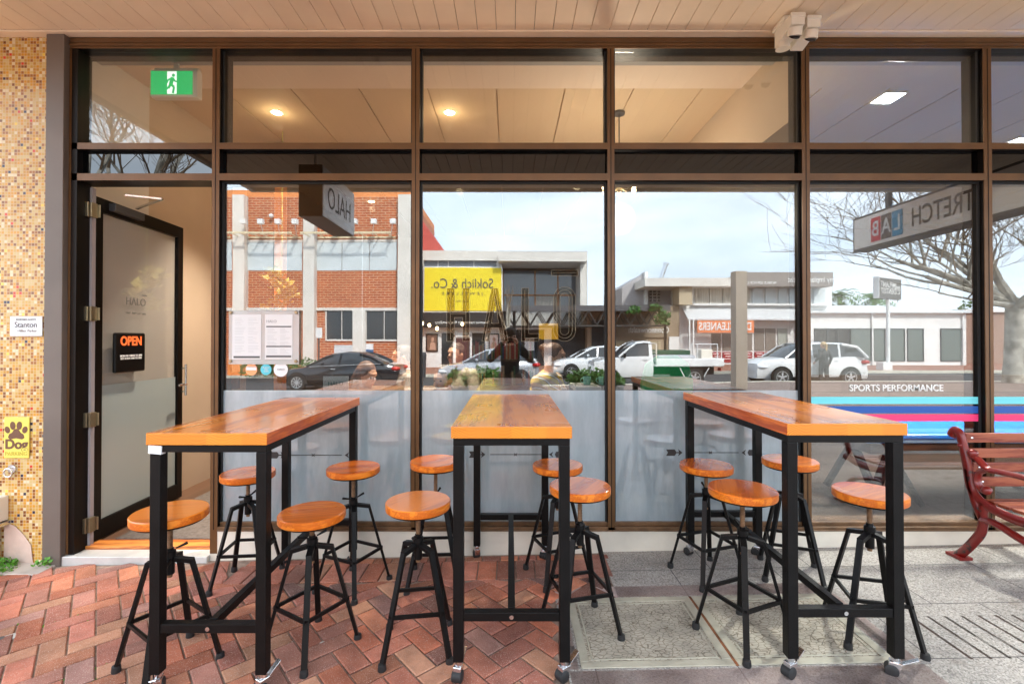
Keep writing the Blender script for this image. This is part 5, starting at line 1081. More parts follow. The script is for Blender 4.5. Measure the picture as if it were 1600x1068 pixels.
b = MB(); b.box(5.28,5.34,-.16,-.10,3.26,3.495); b.box(5.28,5.34,1.8,1.86,3.26,3.495); b.build('hanger', M['dgrey'], ss)
TX = mat('sign brown text', (.12,.08,.06), .6)
text('STRETCH', .34, (5.188,.85,3.0), (R_(90),0,R_(-90)), TX, parent=ss, bold=.003, sx=.66)
for k, (ch_, m_) in enumerate((('L', mat('tile blue', (.06,.33,.55), .5)), ('A', mat('tile brown', (.16,.11,.09), .5)), ('B', mat('tile red', (.72,.05,.06), .5)))):
    y = .25 - k*.19; b = MB(); b.box(5.186,5.1885,y-.175,y,2.83,3.17); b.build('letter_tile', m_, ss); text(ch_, .30, (5.185,y-.0875,3.0), (R_(90),0,R_(-90)), WHT, parent=ss, bold=.004, sx=.8)
# ---- bare plane trees, palms
BARK = mat('plane bark', (.42,.38,.31), .85, 0, .5, 14, .5, 4, col2=(.58,.55,.48)); TWIG = mat('twig', (.20,.14,.09), .8)
def tree(label, base, h, r0, seed, lean=(0,0), spread=1.0, depth=6, bark=BARK, start=.30, reach=()):
    rr = random.Random(seed); t = site('plane_tree', label, 'tree', base); T_ = MB(); K_ = MB(); cnt = [0]
    def grow(p, d, L_, r, lev):
        n = 4; pts = [p]; rad = [r]; 
        for i in range(n):
            d = (d + Vector((rr.uniform(-1,1), rr.uniform(-1,1), rr.uniform(-.5,.8)))*.16).normalized(); p = p + d*L_/n; pts.append(p); rad.append(max(.0065, r*(1-.45*(i+1)/n)))
        (T_ if r > .035 else K_).path(pts, rad, 8 if r > .1 else (5 if r > .02 else 3), False)
        if lev >= depth: return
        for k in range(rr.choice((3,3,4))):
            j = rr.choice((2,3,4)); q = pts[j]; a = rr.uniform(0, 6.28); s = rr.uniform(.45,.95)*spread
            nd = (d + Vector((math.cos(a)*s, math.sin(a)*s, rr.uniform(-.15,.55)))).normalized(); grow(q, nd, L_*rr.uniform(.62,.85), rad[j]*rr.uniform(.5,.72), lev+1)
    b0 = Vector(base); d0 = Vector((lean[0], lean[1], 1)).normalized(); top = b0 + d0*h*start
    T_.path([b0-Vector((0,0,.3)), b0+Vector((0,0,.1)), b0+d0*h*.12, b0+d0*h*.2+Vector((r0*.2,0,0)), top], [r0*1.5,r0*1.15,r0*.95,r0*1.05,r0*.9], 14, False)
    for k in range(4):
        a = k*1.57+rr.uniform(-.4,.4); grow(top-Vector((0,0,rr.uniform(0,.3))), (d0 + Vector((math.cos(a),math.sin(a),.1))*spread*.8).normalized(), h*.27, r0*.62, 1)
    for (dx, dz, L_) in reach: grow(top-Vector((0,0,rr.uniform(0,.4))), Vector((dx, rr.uniform(-.2,.2), dz)).normalized(), L_, r0*.42, 2)
    T_.build('trunk', bark, t, smooth=True); K_.build('twigs', TWIG, t)
D = 16.0
tree('large bare plane tree with mottled white trunk on the right of the street', (X(1584,D), 2*GL-D, -.2), 8.6, .27, 5, (.02,0), 1.35, 6, start=.34, reach=((-1,.22,3.4),(-1,.5,3.6),(-1,.05,2.8),(-.8,.8,3.6),(-1,.35,4.2)))
tree('bare plane tree left of the brick building', (-9.5, -4.5, -.4), 10, .24, 8, (.05,.05), 1.0, 6, start=.34)
tree('slender leaning street tree in front of the yellow billboard', (X(797,17), 2*GL-17, -.3), 3.6, .06, 3, (-.04,0), .4, 2, start=.62)
PF = mat('palm leaf', (.10,.20,.04), .6)
for px, py, D, lab in ((1312,462,44,'small palm crown behind the white clinic roof, beside the white building'),(1366,466,42,'wide palm crown behind the clinic sign')):
    c = RP(px, py, D); t = site('palm_tree', lab, 'palm tree', (c.x, c.y, -.5)); b = MB(); b.tube((c.x,c.y,-.5),(c.x,c.y,c.z),.25,.18); b.build('trunk', mat('palm trunk', (.25,.2,.14), .9), t); b = MB()
    for k in range(34):
        a = random.uniform(0,6.28); e = random.uniform(-.2,1.2); L_ = random.uniform(1.5,2.3); o_ = Vector((math.cos(a),math.sin(a),0)); P = [c + o_*L_*s*math.cos(e*.6) + Vector((0,0, L_*(s*math.sin(e) - s*s*.7))) for s in (0,.25,.5,.75,1)]
        sd2 = Vector((-math.sin(a),math.cos(a),0))
        for p, q in zip(P, P[1:]):
            for m_ in (-1, 1):
                for s in (.2,.6): u = p.lerp(q, s); b.poly([u, u+(q-p)*.25, u + sd2*m_*.4 + (q-p)*.5 - Vector((0,0,.15))])
    b.build('fronds', PF, t)
b = MB(); c = RP(1520, 480, 36); leaves(b, (c.x, c.y, 1.2), 2500, 2.2, 3.6, .25); tag(b.build('shrub', mat('olive leaf', (.12,.16,.05), .7, 0,0,1,.4,2)), 'olive green bush between the clinic and the brown hall', 'bush')
# ---- planter boxes at the parking edge
PL = mat('planter leaf', (.06,.14,.025), .55, 0, 0, 1, .5, 6)
for (px0, px1, D, top, lab) in ((700,782,10.5,573,'planter box overflowing with low green shrubs, left of the photographer'),(893,975,10.5,578,'planter box with green shrubs, right of the photographer')):
    t = site('planter_box', lab, 'planter', (X((px0+px1)/2,D), 2*GL-D, gz(0,-4))); b = MB(); y = 2*GL-D; z0 = gz(1,-4)-.05; b.box(X(px0,D),X(px1,D),y-.45,y,z0,.42); b.box(X(px0,D)+.03,X(px1,D)-.03,y-.42,y-.03,.42,.38); b.build('box', M['grey'], t, bevel=.01)
    b = MB(); rr = random.Random(px0)
    for k in range(14):
        c = (X(px0+8+(px1-px0-16)*k/13,D), y-.22+rr.uniform(-.1,.1), .40); b.tube(c, (c[0]+rr.uniform(-.08,.08), c[1], c[2]+.28), .008, seg=5); leaves(b, c, 230, .19, Z(top,D)-.40+rr.uniform(-.1,.08), .075)
    b.build('shrubs', PL, t)
b = MB(); c = RP(365,560,24); b.box(c.x-.3,c.x+.8,c.y-.3,c.y,-.4,c.z); tag(b.build('barrier', M['orange'], bevel=.03), 'orange plastic barrier far left across the street', 'barrier')
sh = MB(); c = RP(455,590,23)
leaves(sh, (c.x-.5,c.y,-.3), 1600, 1.8, 1.3, .12); tag(sh.build('hedge', PL), 'green hedge on the far kerb ahead of the black sedan', 'hedge')

# ================================================================== VEHICLES
PG_ = mat('car glass', (.03,.035,.04), .04, 0, spec=.9); TY = mat('tyre', (.02,.02,.02), .8); ALY = mat('alloy', (.66,.67,.69), .28, .7); LR = mat('tail lamp', (.5,.01,.01), .2); LWm = mat('head lamp', (.75,.77,.8), .08)
def wheel(par, x, y, r, side, spokes=5):
    b = MB(); b.lathe([(r*.62,-.10),(r*.95,-.10),(r,-.07),(r,.07),(r*.95,.10),(r*.62,.10)], (x,y,r), 28, 'y'); w_ = b.build('wheel', TY, par, smooth=True)
    b = MB(); yo = side*.095; b.lathe([(r*.60,yo-.02),(r*.64,yo+side*.008),(r*.56,yo+side*.004),(r*.54,yo-side*.03)], (x,y,r), 28, 'y'); b.lathe([(r*.15,yo-.01),(r*.14,yo+side*.012)], (x,y,r), 14, 'y')
    for k in range(spokes): a = 2*math.pi*k/spokes+.3; b.bar((x+r*.1*math.cos(a),y+yo,r+r*.1*math.sin(a)),(x+r*.58*math.cos(a),y+yo-side*.006,r+r*.58*math.sin(a)), r*.17, .02, (0,1,0)) if spokes < 8 else b.bar((x+r*.1*math.cos(a),y+yo,r+r*.1*math.sin(a)),(x+r*.58*math.cos(a),y+yo,r+r*.58*math.sin(a)), r*.09, .02, (0,1,0))
    q = b.build('rim', ALY); q.parent = w_
    if par.name in _world: q.matrix_parent_inverse = Matrix.Translation(-Vector(par.location))
def loft(b, secs, mi=0):
    rings = [[b.b.verts.new(p) for p in s] for s in secs]; n = len(rings[0])
    for q, r in zip(rings, rings[1:]):
        for k in range(n): b.face([q[k], q[(k+1)%n], r[(k+1)%n], r[k]], mi)
    b.face(rings[0][::-1], mi); b.face(rings[-1], mi)
def car(label, loc, Lc, H, W, m, hood, prof, roof, wr, wx, spokes=5, clad=False, sedan=False, rz=0):
    """front towards -x. hood: (x, z) belt line front to back; roof: (x, z) greenhouse outline front to back"""
    t = thing('parked_car', label, 'car', loc, rz, 'vehicles parked in the street'); hw = W/2
    b = MB(); secs = []
    for x, z in hood:
        e = min(1, (x + .12)/.75, (Lc + .10 - x)/.6); e = max(.55, e)**.5; w_ = hw*e; zb = .22 + .10*(1-e)*2
        hh = z - zb
        half = [(0,zb),(w_*.9,zb),(w_,zb+hh*.25),(w_,zb+hh*.55),(w_*.985,zb+hh*.82),(w_*.90,z-.012),(w_*.7,z+.012),(0,z+.02)]
        secs.append([(x-Lc/2, y, q) for y, q in half] + [(x-Lc/2, -y, q) for y, q in half[-2:0:-1]])
    loft(b, secs); b.build('body', m, t, smooth=True)
    x0, x1 = roof[0][0], roof[-1][0]
    def beltz(x):
        for (a, za), (c, zc) in zip(hood, hood[1:]):
            if a <= x <= c: return za + (zc-za)*(x-a)/(c-a)
        return hood[-1][1]
    b = MB(); secs = []; rsecs = []
    for x, z in roof:
        zb = beltz(x) - .02; zt = max(z, zb+.02); f = (zt-zb)/(H-1.0); wt = hw*.90 - (hw*.90-hw*.70)*min(1, f)
        secs.append([(x-Lc/2, -hw*.90, zb), (x-Lc/2, -wt, zt-.045 if zt-zb > .2 else zt-.01), (x-Lc/2, -wt*.86, zt), (x-Lc/2, wt*.86, zt), (x-Lc/2, wt, zt-.045 if zt-zb > .2 else zt-.01), (x-Lc/2, hw*.90, zb)])
        rsecs.append((x, zt, wt))
    loft(b, secs); b.build('windows', PG_, t, smooth=True)
    # roof skin and pillars in body colour
    b = MB(); rs = [q for q in rsecs if q[1] > H-.20]
    loft(b, [[(x-Lc/2, -wt-.004, z-.05), (x-Lc/2, -wt*.86, z+.012), (x-Lc/2, wt*.86, z+.012), (x-Lc/2, wt+.004, z-.05), (x-Lc/2, wt*.8, z-.03), (x-Lc/2, -wt*.8, z-.03)] for x, z, wt in rs]); b.build('roof', m, t, smooth=True)
    b = MB()
    for s in (-1, 1):
        for (i, wd) in ((0,.05),(len(roof)-1,.09)):
            js = [i, i+1, i+2] if i == 0 else [i, i-1, i-2]
            pts = [(roof[j][0]-Lc/2, s*(hw*.905 if k == 0 else rsecs[j][2]+.004), beltz(roof[j][0]) if k == 0 else rsecs[j][1]-.04) for k, j in enumerate(js) if k == 0 or rsecs[j][1] > 0]
            b.path(pts, wd/1.5, 6)
        for xm in prof: 
            zt = [q for q in rsecs if q[0] >= xm][0]; b.bar((xm-Lc/2, s*hw*.905, beltz(xm)-.02), (xm+.05-Lc/2, s*(zt[2]+.003), zt[1]-.05), .07, .02, (0,1,0))
    b.build('pillars', m, t)
    for s in (-1, 1):
        for x in wx:
            b = MB(); r = wr+.055; b.prism([(x-Lc/2+r*math.cos(a), s*(hw-.02), wr+r*math.sin(a)) for a in [math.pi*k/14 for k in range(15)]] + [(x-Lc/2-r, s*(hw-.02), .20), (x-Lc/2+r, s*(hw-.02), .20)], (0, s*.028, 0)); b.build('wheel_arch', M['black'] if clad else M['rubber'], t)
            wheel(t, x-Lc/2, s*(hw-.07), wr, s, spokes)
    b = MB()
    for s in (-1,1): b.box(wx[0]+wr+.06-Lc/2, wx[1]-wr-.06-Lc/2, s*(hw-.03), s*(hw+.006), .20, .36 if clad else .27)
    b.build('side_skirt', M['black'], t)
    for s in (-1,1):
        b = MB(); b.ell((.10-Lc/2+.12, s*hw*.68, hood[1][1]-.10), (.20,.17,.07), 12); b.build('headlight', LWm, t, smooth=True)
        b = MB(); b.ell((Lc/2-.12, s*hw*.74, hood[-2][1]-.10), (.17,.15,.085), 12); b.build('tail_light', LR, t, smooth=True)
        b = MB(); xm = roof[1][0]-Lc/2+.05; b.ell((xm, s*(hw+.07), beltz(roof[1][0])+.08), (.07,.10,.06), 10); b.build('wing_mirror', m if not clad else M['black'], t, smooth=True)
        b = MB()
        for xd in prof: b.box(xd-.26-Lc/2, xd-.10-Lc/2, s*(hw-.004), s*(hw+.014), beltz(xd)-.16, beltz(xd)-.13)
        b.build('door_handle', ALY, t)
    b = MB()
    for s in (-1,1): b.path([(roof[0][0]-Lc/2+.12, s*hw*.915, beltz(roof[0][0])+.002), (roof[-1][0]-Lc/2-.1, s*hw*.915, beltz(roof[-1][0])+.002)], .012, 5)
    b.build('window_trim', ALY, t)
    return t
BLK = mat('black car paint', (.012,.014,.018), .12, 0, coat=1); WHC = mat('white car paint', (.80,.81,.82), .2, 0, coat=.8); SIL = mat('silver car paint', (.50,.51,.54), .22, .5, coat=.8)
D = 18.3; zroad = lambda x: zr(x, 0)
x_ = X(538,D); sed = car('black sedan parked facing left before the brick building', (x_, 2*GL-D, zroad(x_)), 4.55, 1.42, 1.8, BLK,
 [(0,.55),(.05,.66),(.35,.76),(1.0,.86),(1.35,.92),(2.6,.96),(3.6,1.0),(4.2,1.0),(4.48,.92),(4.55,.6)], [2.35],
 [(1.15,.93),(1.75,1.25),(2.1,1.36),(2.6,1.42),(3.1,1.40),(3.55,1.27),(4.0,1.02)], .32, (.85,3.62), 10)
D = 18.2
x_ = X(1252,D); car('white compact SUV parked facing left beside the standing woman', (x_, 2*GL-D, zroad(x_)), 4.1, 1.62, 1.8, WHC,
 [(0,.6),(.04,.80),(.25,.94),(.95,1.03),(1.2,1.06),(2.4,1.08),(3.5,1.12),(3.9,1.12),(4.05,1.0),(4.1,.6)], [1.95,2.95],
 [(.95,1.04),(1.45,1.42),(1.75,1.56),(2.4,1.62),(3.1,1.60),(3.65,1.50),(3.98,1.13)], .345, (.78,3.28), 5, True)
D = 19.2
x_ = X(768,D)-.1; car('silver hatchback parked behind the photographer', (x_, 2*GL-D, zroad(x_)), 4.0, 1.50, 1.75, SIL,
 [(0,.55),(.05,.70),(.35,.84),(1.0,.95),(1.3,.98),(2.4,1.0),(3.4,1.03),(3.8,1.03),(3.95,.95),(4.0,.6)], [2.0],
 [(.95,.96),(1.5,1.28),(1.85,1.43),(2.4,1.50),(3.0,1.47),(3.5,1.32),(3.85,1.04)], .32, (.8,3.25), 7)
x_ = X(935,21.5); car('white car mostly hidden behind the planter and ute', (x_, 2*GL-22.5, zroad(x_)), 4.0, 1.45, 1.75, WHC,
 [(0,.55),(.05,.70),(.35,.84),(1.0,.95),(1.3,.98),(2.4,1.0),(3.4,1.03),(3.8,1.03),(3.95,.95),(4.0,.6)], [2.0],
 [(.95,.96),(1.5,1.28),(1.85,1.43),(2.4,1.48),(3.0,1.45),(3.5,1.32),(3.85,1.04)], .32, (.8,3.25), 5)
# ute with tray
D = 18.4; x_ = X(1040,D); z_ = zroad(x_)
ut = thing('utility_truck', 'white ute with a dropside tray carrying a grey roof box', 'ute', (x_-.15, 2*GL-D, z_), 0, 'vehicles parked in the street')
b = MB(); hw = .86; secs = []
for x, z in ((-2.75,.75),(-2.7,.92),(-2.4,1.02),(-1.65,1.12),(-1.55,1.14),(-.62,1.16),(-.58,1.16)):
    w_ = hw*(.86 if x < -2.6 else 1); half = [(0,.38),(w_*.92,.38),(w_,.55),(w_,.95),(w_*.96,z),(w_*.7,z+.01),(0,z+.02)]; secs.append([(x,y,q) for y, q in half] + [(x,-y,q) for y, q in half[-2:0:-1]])
loft(b, secs); b.build('cab', WHC, ut, smooth=True)
b = MB(); rf = [(-1.85,1.13),(-1.45,1.5),(-1.2,1.66),(-.9,1.70),(-.63,1.68),(-.60,1.64)]
loft(b, [[(x,-hw*.93,1.1),(x,-hw*.93+(z-1.1)*.22,z-.03),(x,-.5,z),(x,.5,z),(x,hw*.93-(z-1.1)*.22,z-.03),(x,hw*.93,1.1)] for x, z in rf]); b.build('windows', PG_, ut, smooth=True)
b = MB(); loft(b, [[(x,-.76,z-.05),(x,-.62,z+.015),(x,.62,z+.015),(x,.76,z-.05),(x,.6,z-.03),(x,-.6,z-.03)] for x, z in rf[2:]])
for s in (-1,1): b.bar((-.66,s*.81,1.12),(-.66,s*.70,1.64),.12,.03,(0,1,0)); b.path([(-1.85,s*.80,1.13),(-1.45,s*.745,1.46),(-1.2,s*.70,1.62)],.04,6)
b.build('roof', WHC, ut)
for s in (-1,1):
    b = MB(); b.ell((-1.68,s*.98,1.18),(.06,.10,.10),10); b.build('wing_mirror', M['black'], ut); b = MB(); b.box(-1.0,-.8,s*.862,s*.875,1.0,1.03); b.build('door_handle', ALY, ut)
    b = MB(); b.ell((-2.62,s*.62,.88),(.12,.16,.09),12); b.build('headlight', LWm, ut); b = MB(); b.box(1.95,1.97,s*.75,s*.5,.6,.72); b.build('tail_light', LR, ut)
    for x in (-2.15, .95): wheel(ut, x, s*.76, .36, s, 6)
    b = MB(); b.bar((.42,s*.80,.74),(.62,s*.80,.35),.05,.03); b.bar((1.5,s*.80,.74),(1.28,s*.80,.35),.05,.03); b.build('mudguard_stay', M['white'], ut)
b = MB(); b.box(-.5,2.0,-.9,.9,.78,.84); b.box(-.6,1.9,-.3,.3,.45,.77,1); b.box(.6,1.3,-.74,.74,.5,.74,1); b.build('tray_floor', [M['white'], M['rubber']], ut)
for s in (-1,1): b = MB(); b.box(-.48,2.0,s*.9,s*.93,.80,1.08); b.build('dropside', M['whiteg'], ut, bevel=.01)
b = MB(); b.box(1.975,2.0,-.9,.9,.80,1.08); b.build('tailgate', M['whiteg'], ut, bevel=.01)
b = MB(); 
for s in (-1,1): b.path([(-.46,s*.84,.84),(-.46,s*.84,1.62),(-.46,0,1.62)],.025,8)
b.path([(-.46,-.84,1.3),(-.46,.84,1.3)],.02,8); b.build('headboard', M['cream'], ut)
rb = thing('roof_box', 'long grey plastic cargo box lying on the tray of the ute', 'cargo box', (x_+.30, 2*GL-D, z_+.842)); b = MB(); b.box(-.75,.75,-.35,.35,0,.34); b.build('shell', mat('box grey', (.33,.34,.38), .4), rb, bevel=.08); b = MB(); b.box(-.5,-.35,.35,.36,.1,.17); b.box(.35,.5,.35,.36,.1,.17); b.build('latch', M['black'], rb)
cpz = thing('compressor', 'white machine with tube frame standing at the tail of the ute tray', 'machine', (x_+1.5, 2*GL-D, z_+.842)); b = MB(); b.box(-.22,.22,-.25,.25,.05,.55); b.build('body', M['cream'], cpz, bevel=.03); b = MB(); b.path([(-.38,.3,0),(-.38,.3,.75),(.38,.3,.75),(.38,.3,0)],.02,8); b.path([(-.38,-.3,0),(-.38,-.3,.75),(.38,-.3,.75),(.38,-.3,0)],.02,8); b.build('frame', M['white'], cpz)

# ================================================================== PEOPLE
def remesh(b, name, m, par, vox=.011, it=3):
    bmesh.ops.recalc_face_normals(b.b, faces=b.b.faces); me = bpy.data.meshes.new(name); b.b.to_mesh(me); b.b.free(); o = bpy.data.objects.new(name, me); C.objects.link(o)
    r = o.modifiers.new('r', 'REMESH'); r.mode = 'VOXEL'; r.voxel_size = vox; s = o.modifiers.new('s', 'SMOOTH'); s.factor = .6; s.iterations = it
    me2 = bpy.data.meshes.new_from_object(o.evaluated_get(bpy.context.evaluated_depsgraph_get())); bpy.data.objects.remove(o)
    me2.name = name; me2.materials.clear(); me2.materials.append(m)
    for p in me2.polygons: p.use_smooth = True
    o = bpy.data.objects.new(name, me2); C.objects.link(o)
    if par: o.parent = par
    return o
def limb(b, pts, rad, grow=0):
    for (p, q), (r, s) in zip(zip(pts, pts[1:]), zip(rad, rad[1:])):
        b.path([p, q], [r+grow, s+grow], 12); b.ell(p, (r+grow,)*3, 10); b.ell(q, (s+grow,)*3, 10)
def person(label, loc, rz, pose='sit', shirt=None, pants=None, hair=None, hm=None, tilt=0, arms=None, seat=.62, scale=1.0, skin=None, lean=0.0, stripes=None, slump=0, cam_=False):
    """faces local -Y. arms: [(elbow, wrist) left, (elbow, wrist) right] in local metres"""
    t = thing('person', label, 'person', loc, rz); sk = skin or M['skin']
    if pose == 'sit':
        hip = Vector((0, .02, seat+.09)); knees = [Vector((s*.11, -.42, seat+.08)) for s in (-1,1)]; feet = [Vector((s*.12, -.36, .09)) for s in (-1,1)]
    else:
        hip = Vector((0, 0, .90)); knees = [Vector((s*.10, -.02+.03*s, .48)) for s in (-1,1)]; feet = [Vector((s*.11, .0+.05*s, .085)) for s in (-1,1)]
    Lz = math.sin(lean); Cz = math.cos(lean)
    def tp(u, f=0): return hip + Vector((0, -u*Lz - f*Cz, u*Cz - f*Lz))
    chest = tp(.32); neck = tp(.52, .01); hd = tp(.66, .035+tilt*.04); sh = [chest + Vector((s*.175, 0, 0)) + (tp(.44)-tp(.32)) for s in (-1,1)]
    ar = arms or [(Vector((-.26,-.08,hip.z+.18)), Vector((-.16,-.30,hip.z+.24))), (Vector((.26,-.08,hip.z+.18)), Vector((.16,-.30,hip.z+.24)))]
    hr = Matrix.Rotation(lean*.5+tilt, 3, 'X')
    def H_(v): return hd + hr @ Vector(v)
    # body: one continuous skin surface
    b = MB(); b.ell(hd, (.074,.092,.105), 16, hr); b.ell(H_((0,-.035,-.055)), (.054,.058,.060), 14, hr); b.ell(H_((0,-.093,-.015)), (.013,.018,.024), 8, hr); b.ell(H_((0,-.088,-.060)), (.024,.012,.010), 8, hr); b.ell(H_((0,-.078,-.095)), (.022,.018,.018), 8, hr)
    b.ell(H_((0,-.078,.030)), (.052,.018,.012), 8, hr)
    for s in (-1,1): b.ell(H_((s*.078,.005,-.015)), (.012,.022,.032), 8, hr); b.ell(H_((s*.040,-.058,-.035)), (.024,.024,.024), 8, hr)
    limb(b, [neck-Vector((0,0,.06)), neck+Vector((0,0,.03)), H_((0,.01,-.06))], [.066,.052,.052])
    limb(b, [hip, tp(.2), chest, tp(.44)], [.135,.125,.135,.09]); limb(b, [sh[0], sh[1]], [.062,.062])
    for i, s in enumerate((-1,1)):
        e, w_ = ar[i]; limb(b, [sh[i], e, w_], [.052,.040,.026]); d = (w_-e).normalized(); u = Vector((0,0,1)); sd_ = d.cross(u).normalized(); up = sd_.cross(d).normalized()
        pc = w_ + d*.045; b.path([w_, pc, w_+d*.085], [.024,.036,.034], 10, True, 0, .45 if False else .9)
        for k in range(4):
            o_ = sd_*(k-1.5)*.019; L1 = (.034,.040,.038,.030)[k]; a = w_+d*.082+o_; q = a+d*L1-up*.008; b.path([a, q, q+d*L1*.5-up*.022], [.0092,.0088,.0075], 7)
        a = w_+d*.03+sd_*s*-.030; b.path([a, a+d*.03-sd_*s*.022, a+d*.055-sd_*s*.026-up*.01], [.011,.010,.008], 7)
        limb(b, [hip+Vector((s*.085,0,0)), knees[i], feet[i]], [.088,.058,.040]); b.path([feet[i]+Vector((0,.05,-.045)), feet[i]+Vector((0,-.07,-.05)), feet[i]+Vector((0,-.15,-.06))], [.036,.038,.022], 10)
    remesh(b, 'body', sk, t, .0095)
    b = MB()
    for s in (-1,1): b.ell(H_((s*.032,-.0835,.004)), (.011,.006,.006), 8, hr)
    o = b.build('eyes', M['eye'], t); b = MB(); b.ell(H_((0,-.0985,-.060)), (.020,.005,.006), 10, hr); b.build('mouth', M['lips'], t)
    # clothes
    b = MB(); limb(b, [hip+Vector((0,0,.0)), tp(.2), chest, tp(.45)], [.142,.135,.147,.098], .004); limb(b, [sh[0], sh[1]], [.068,.068], .006)
    for i in (0,1): e, w_ = ar[i]; limb(b, [sh[i], e, e.lerp(w_, .9 if stripes or cam_ or pose == 'stand' else .25)], [.060,.050,.036], .008)
    remesh(b, 'top', shirt, t, .011)
    b = MB()
    for i, s in enumerate((-1,1)): limb(b, [hip+Vector((s*.085,0,0)), knees[i], feet[i]+Vector((0,0,.05))], [.094,.066,.052], .008)
    limb(b, [hip+Vector((-.05,0,.03)), hip+Vector((.05,0,.03))], [.135,.135], .006); remesh(b, 'trousers', pants, t, .012)
    for i in (0,1): b = MB(); f = feet[i]; b.path([f+Vector((0,.07,-.04)), f+Vector((0,0,-.035)), f+Vector((0,-.10,-.045)), f+Vector((0,-.19,-.055))], [.040,.048,.045,.028], 12); b.build('shoe', M['rubber'] if pose != 'street' else M['white'], t, smooth=True)
    # hair
    b = MB(); b.ell(H_((0,.018,.022)), (.084,.098,.100), 16, hr); 
    if hair == 'long':
        for s in (-1,1): limb(b, [H_((s*.055,.03,.03)), H_((s*.078,.03,-.08)), H_((s*.085,.05,-.22)), H_((s*.07,.07,-.36))], [.045,.046,.05,.028])
        limb(b, [H_((0,.06,0)), H_((0,.09,-.15)), H_((0,.10,-.36))], [.07,.075,.04])
    elif hair == 'bun': b.ell(H_((0,.10,.06)), (.05,.05,.05), 10)
    elif hair == 'tail': limb(b, [H_((0,.08,.05)), H_((0,.14,.0)), H_((0,.13,-.16)), H_((0,.11,-.28))], [.04,.036,.034,.015])
    # cut the face free
    cut = hd.copy(); keep = MB()
    hm_o = remesh(b, 'hair', hm, t, .010)
    bm = bmesh.new(); bm.from_mesh(hm_o.data); inv = hr.inverted()
    kill = []
    for f in bm.faces:
        c = inv @ (f.calc_center_median() - hd)
        if c.y < -.055 + (.035 if hair == 'short' else 0) and c.z < .055 and abs(c.x) < .07: kill.append(f)
        elif hair in ('short', 'bun', 'tail') and c.z < -.045 and c.y < .03: kill.append(f)
    bmesh.ops.delete(bm, geom=kill, context='FACES'); bm.to_mesh(hm_o.data); bm.free()
    t.scale = (scale,)*3
    return t, sh, ar, hd
def stripemat(name, cols, w_=.05):
    m = bpy.data.materials.new(name); n, l = nodes(m); p = n['Principled BSDF']; p.inputs['Roughness'].default_value = .85
    t = n.new('ShaderNodeTexCoord'); s = n.new('ShaderNodeSeparateXYZ'); l(t.outputs['Object'], s.inputs[0])
    a = n.new('ShaderNodeMath'); a.operation = 'MULTIPLY_ADD'; a.inputs[1].default_value = .55; l(s.outputs[0], a.inputs[0]); l(s.outputs[2], a.inputs[2])
    d = n.new('ShaderNodeMath'); d.operation = 'DIVIDE'; d.inputs[1].default_value = w_*3; l(a.outputs[0], d.inputs[0]); f = n.new('ShaderNodeMath'); f.operation = 'FRACT'; l(d.outputs[0], f.inputs[0])
    r = n.new('ShaderNodeValToRGB'); r.color_ramp.interpolation = 'CONSTANT'; e = r.color_ramp; e.elements[0].color = (*cols[0], 1); e.elements[1].position = .40; e.elements[1].color = (.03,.03,.02,1)
    for q, c in ((.44, cols[1]), (.62, (.03,.03,.02)), (.66, cols[2])): x = e.elements.new(q); x.color = (*c, 1)
    l(f.outputs[0], r.inputs[0]); l(r.outputs[0], p.inputs['Base Color']); return m
HB = mat('brown hair', (.13,.055,.025), .45, 0, .5, 90, .4, 30, stretch=(1,1,.1)); HD = mat('dark hair', (.035,.022,.015), .45, 0, .5, 90, .3, 30); HG = mat('grey brown hair', (.07,.05,.04), .5, 0, .4, 90, .3, 30); HBl = mat('blond hair', (.55,.38,.18), .5, 0, .4, 90, .3, 30)
TOPW = mat('white cotton', (.78,.77,.74), .85, 0, .3, 30, .05, 4); TOPB = mat('dark cotton', (.04,.045,.05), .9, 0, .3, 30, .2, 6); JEAN = mat('denim', (.06,.09,.16), .9); TOPG = mat('beige shirt', (.30,.24,.19), .85, 0, .3, 30, .1, 5)
V = Vector
def st(x, y, h, lab):                               # simple indoor stool for the sitters
    t = thing('cafe_stool', lab, 'stool', (x, y, 0), 0, 'stools inside the cafe'); b = MB(); b.lathe([(.16,h-.03),(.165,h),(.15,h+.005)],(0,0,0),24); b.build('seat', TW, t, smooth=True)
    for k in range(4): a = k*1.5708+.7; b = MB(); b.tube((.1*math.cos(a),.1*math.sin(a),h-.03),(.19*math.cos(a),.19*math.sin(a),0),.012); b.build('leg', M['black'], t)
def sit(label, px, py, d, rz, seat, **k):           # px,py: where the middle of the head shows, d: distance
    x, z = X(px, d), Z(py, d); lean = k.get('lean', 0); s = z - .09 - .66*math.cos(lean) ; st(x, d, s-.03, 'indoor stool under the ' + label.split(',')[0][:60])
    off = .66*math.sin(lean); dx, dy = -math.sin(rz)*-off, math.cos(rz)*-off
    hx, hy = x - (math.sin(rz)*off), d + (math.cos(rz)*off)
    return person(label, (hx, hy, 0), rz, 'sit', seat=s, **k)
sit('girl with long brown hair and white top, leaning over the indoor table', 571, 582, 4.30, R_(62), .6, shirt=TOPW, pants=JEAN, hair='long', hm=HB, lean=.35, tilt=.15)
sit('young man in dark top smiling, behind the middle window', 694, 589, 4.15, R_(-25), .6, shirt=TOPB, pants=JEAN, hair='short', hm=HD, lean=.2, tilt=.15)
sit('older man in beige shirt seated behind the smiling young man', 714, 552, 4.9, R_(-35), .6, shirt=TOPG, pants=JEAN, hair='short', hm=HG, lean=.1)
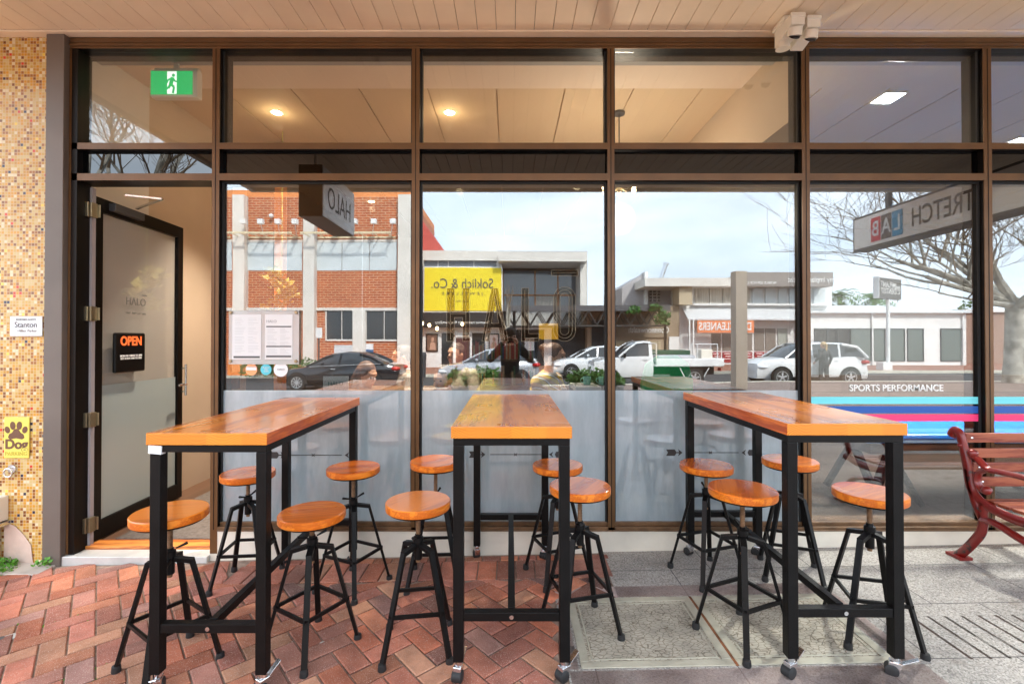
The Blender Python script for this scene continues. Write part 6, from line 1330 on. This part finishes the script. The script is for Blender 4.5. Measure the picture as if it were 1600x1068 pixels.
sit('man in pale shirt seated by the second mullion, face in profile', 631, 556, 4.7, R_(-70), .6, shirt=TOPG, pants=JEAN, hair='short', hm=HD, lean=.1)
sit('woman in a striped yellow and white jumper raising her clasped hands', 864, 556, 4.0, R_(62), .6, shirt=stripemat('striped knit', ((.72,.52,.04),(.88,.86,.80),(.66,.42,.22)), .032), pants=JEAN, hair='bun', hm=HB, lean=.15, stripes=True,
    arms=[(V((-.24,-.16,.72)), V((-.06,-.30,.92))), (V((.24,-.16,.72)), V((.05,-.30,.93)))])
# woman by the SUV, seen from behind
D = 17.05; xw = X(1287,D); person('woman with blond ponytail in black clothes standing beside the white SUV', (xw, 2*GL-D, zr(xw,0)), R_(-15), 'stand', shirt=TOPB, pants=mat('black trousers', (.02,.02,.022), .8), hair='tail', hm=HBl, scale=.99, arms=[(V((-.27,.05,1.12)), V((-.24,-.14,.95))), (V((.27,.06,1.10)), V((.24,.0,.86)))])
# the photographer, standing at the camera
pt_, sh_, ar_, hd_ = person('photographer in a dark cap and black shirt holding a camera up', (.0, -.34, 0), R_(180), 'stand', shirt=mat('black shirt', (.02,.018,.018), .8), pants=mat('brown trousers', (.10,.07,.055), .9), hair='short', hm=HD, scale=.955, cam_=True, arms=[(V((-.30,-.08,1.22)), V((-.10,-.24,1.46))), (V((.30,-.08,1.22)), V((.10,-.24,1.46)))])
b = MB(); b.ell(hd_+V((0,0,.055)), (.094,.11,.075), 16); b.prism([hd_+V((.08*math.cos(a), -.08-.09*math.sin(a), .045)) for a in [math.pi*k/10 for k in range(11)]], (0,0,.012)); cp_ = b.build('cap', mat('black cap', (.02,.02,.02), .9), pt_, smooth=True)
ck = site('camera_body', 'black camera held up by the photographer', 'camera', (0, -.1, CH-.05)); b = MB(); b.box(-.07,.07,-.14,-.08,CH-.05,CH+.045); b.box(-.03,.03,-.135,-.085,CH+.045,CH+.07); b.build('body', M['black'], ck, bevel=.008); b = MB(); b.lathe([(.034,-.08),(.036,-.045)], (0,0,CH), 24, 'y'); b.build('lens_barrel', M['black'], ck, smooth=True)
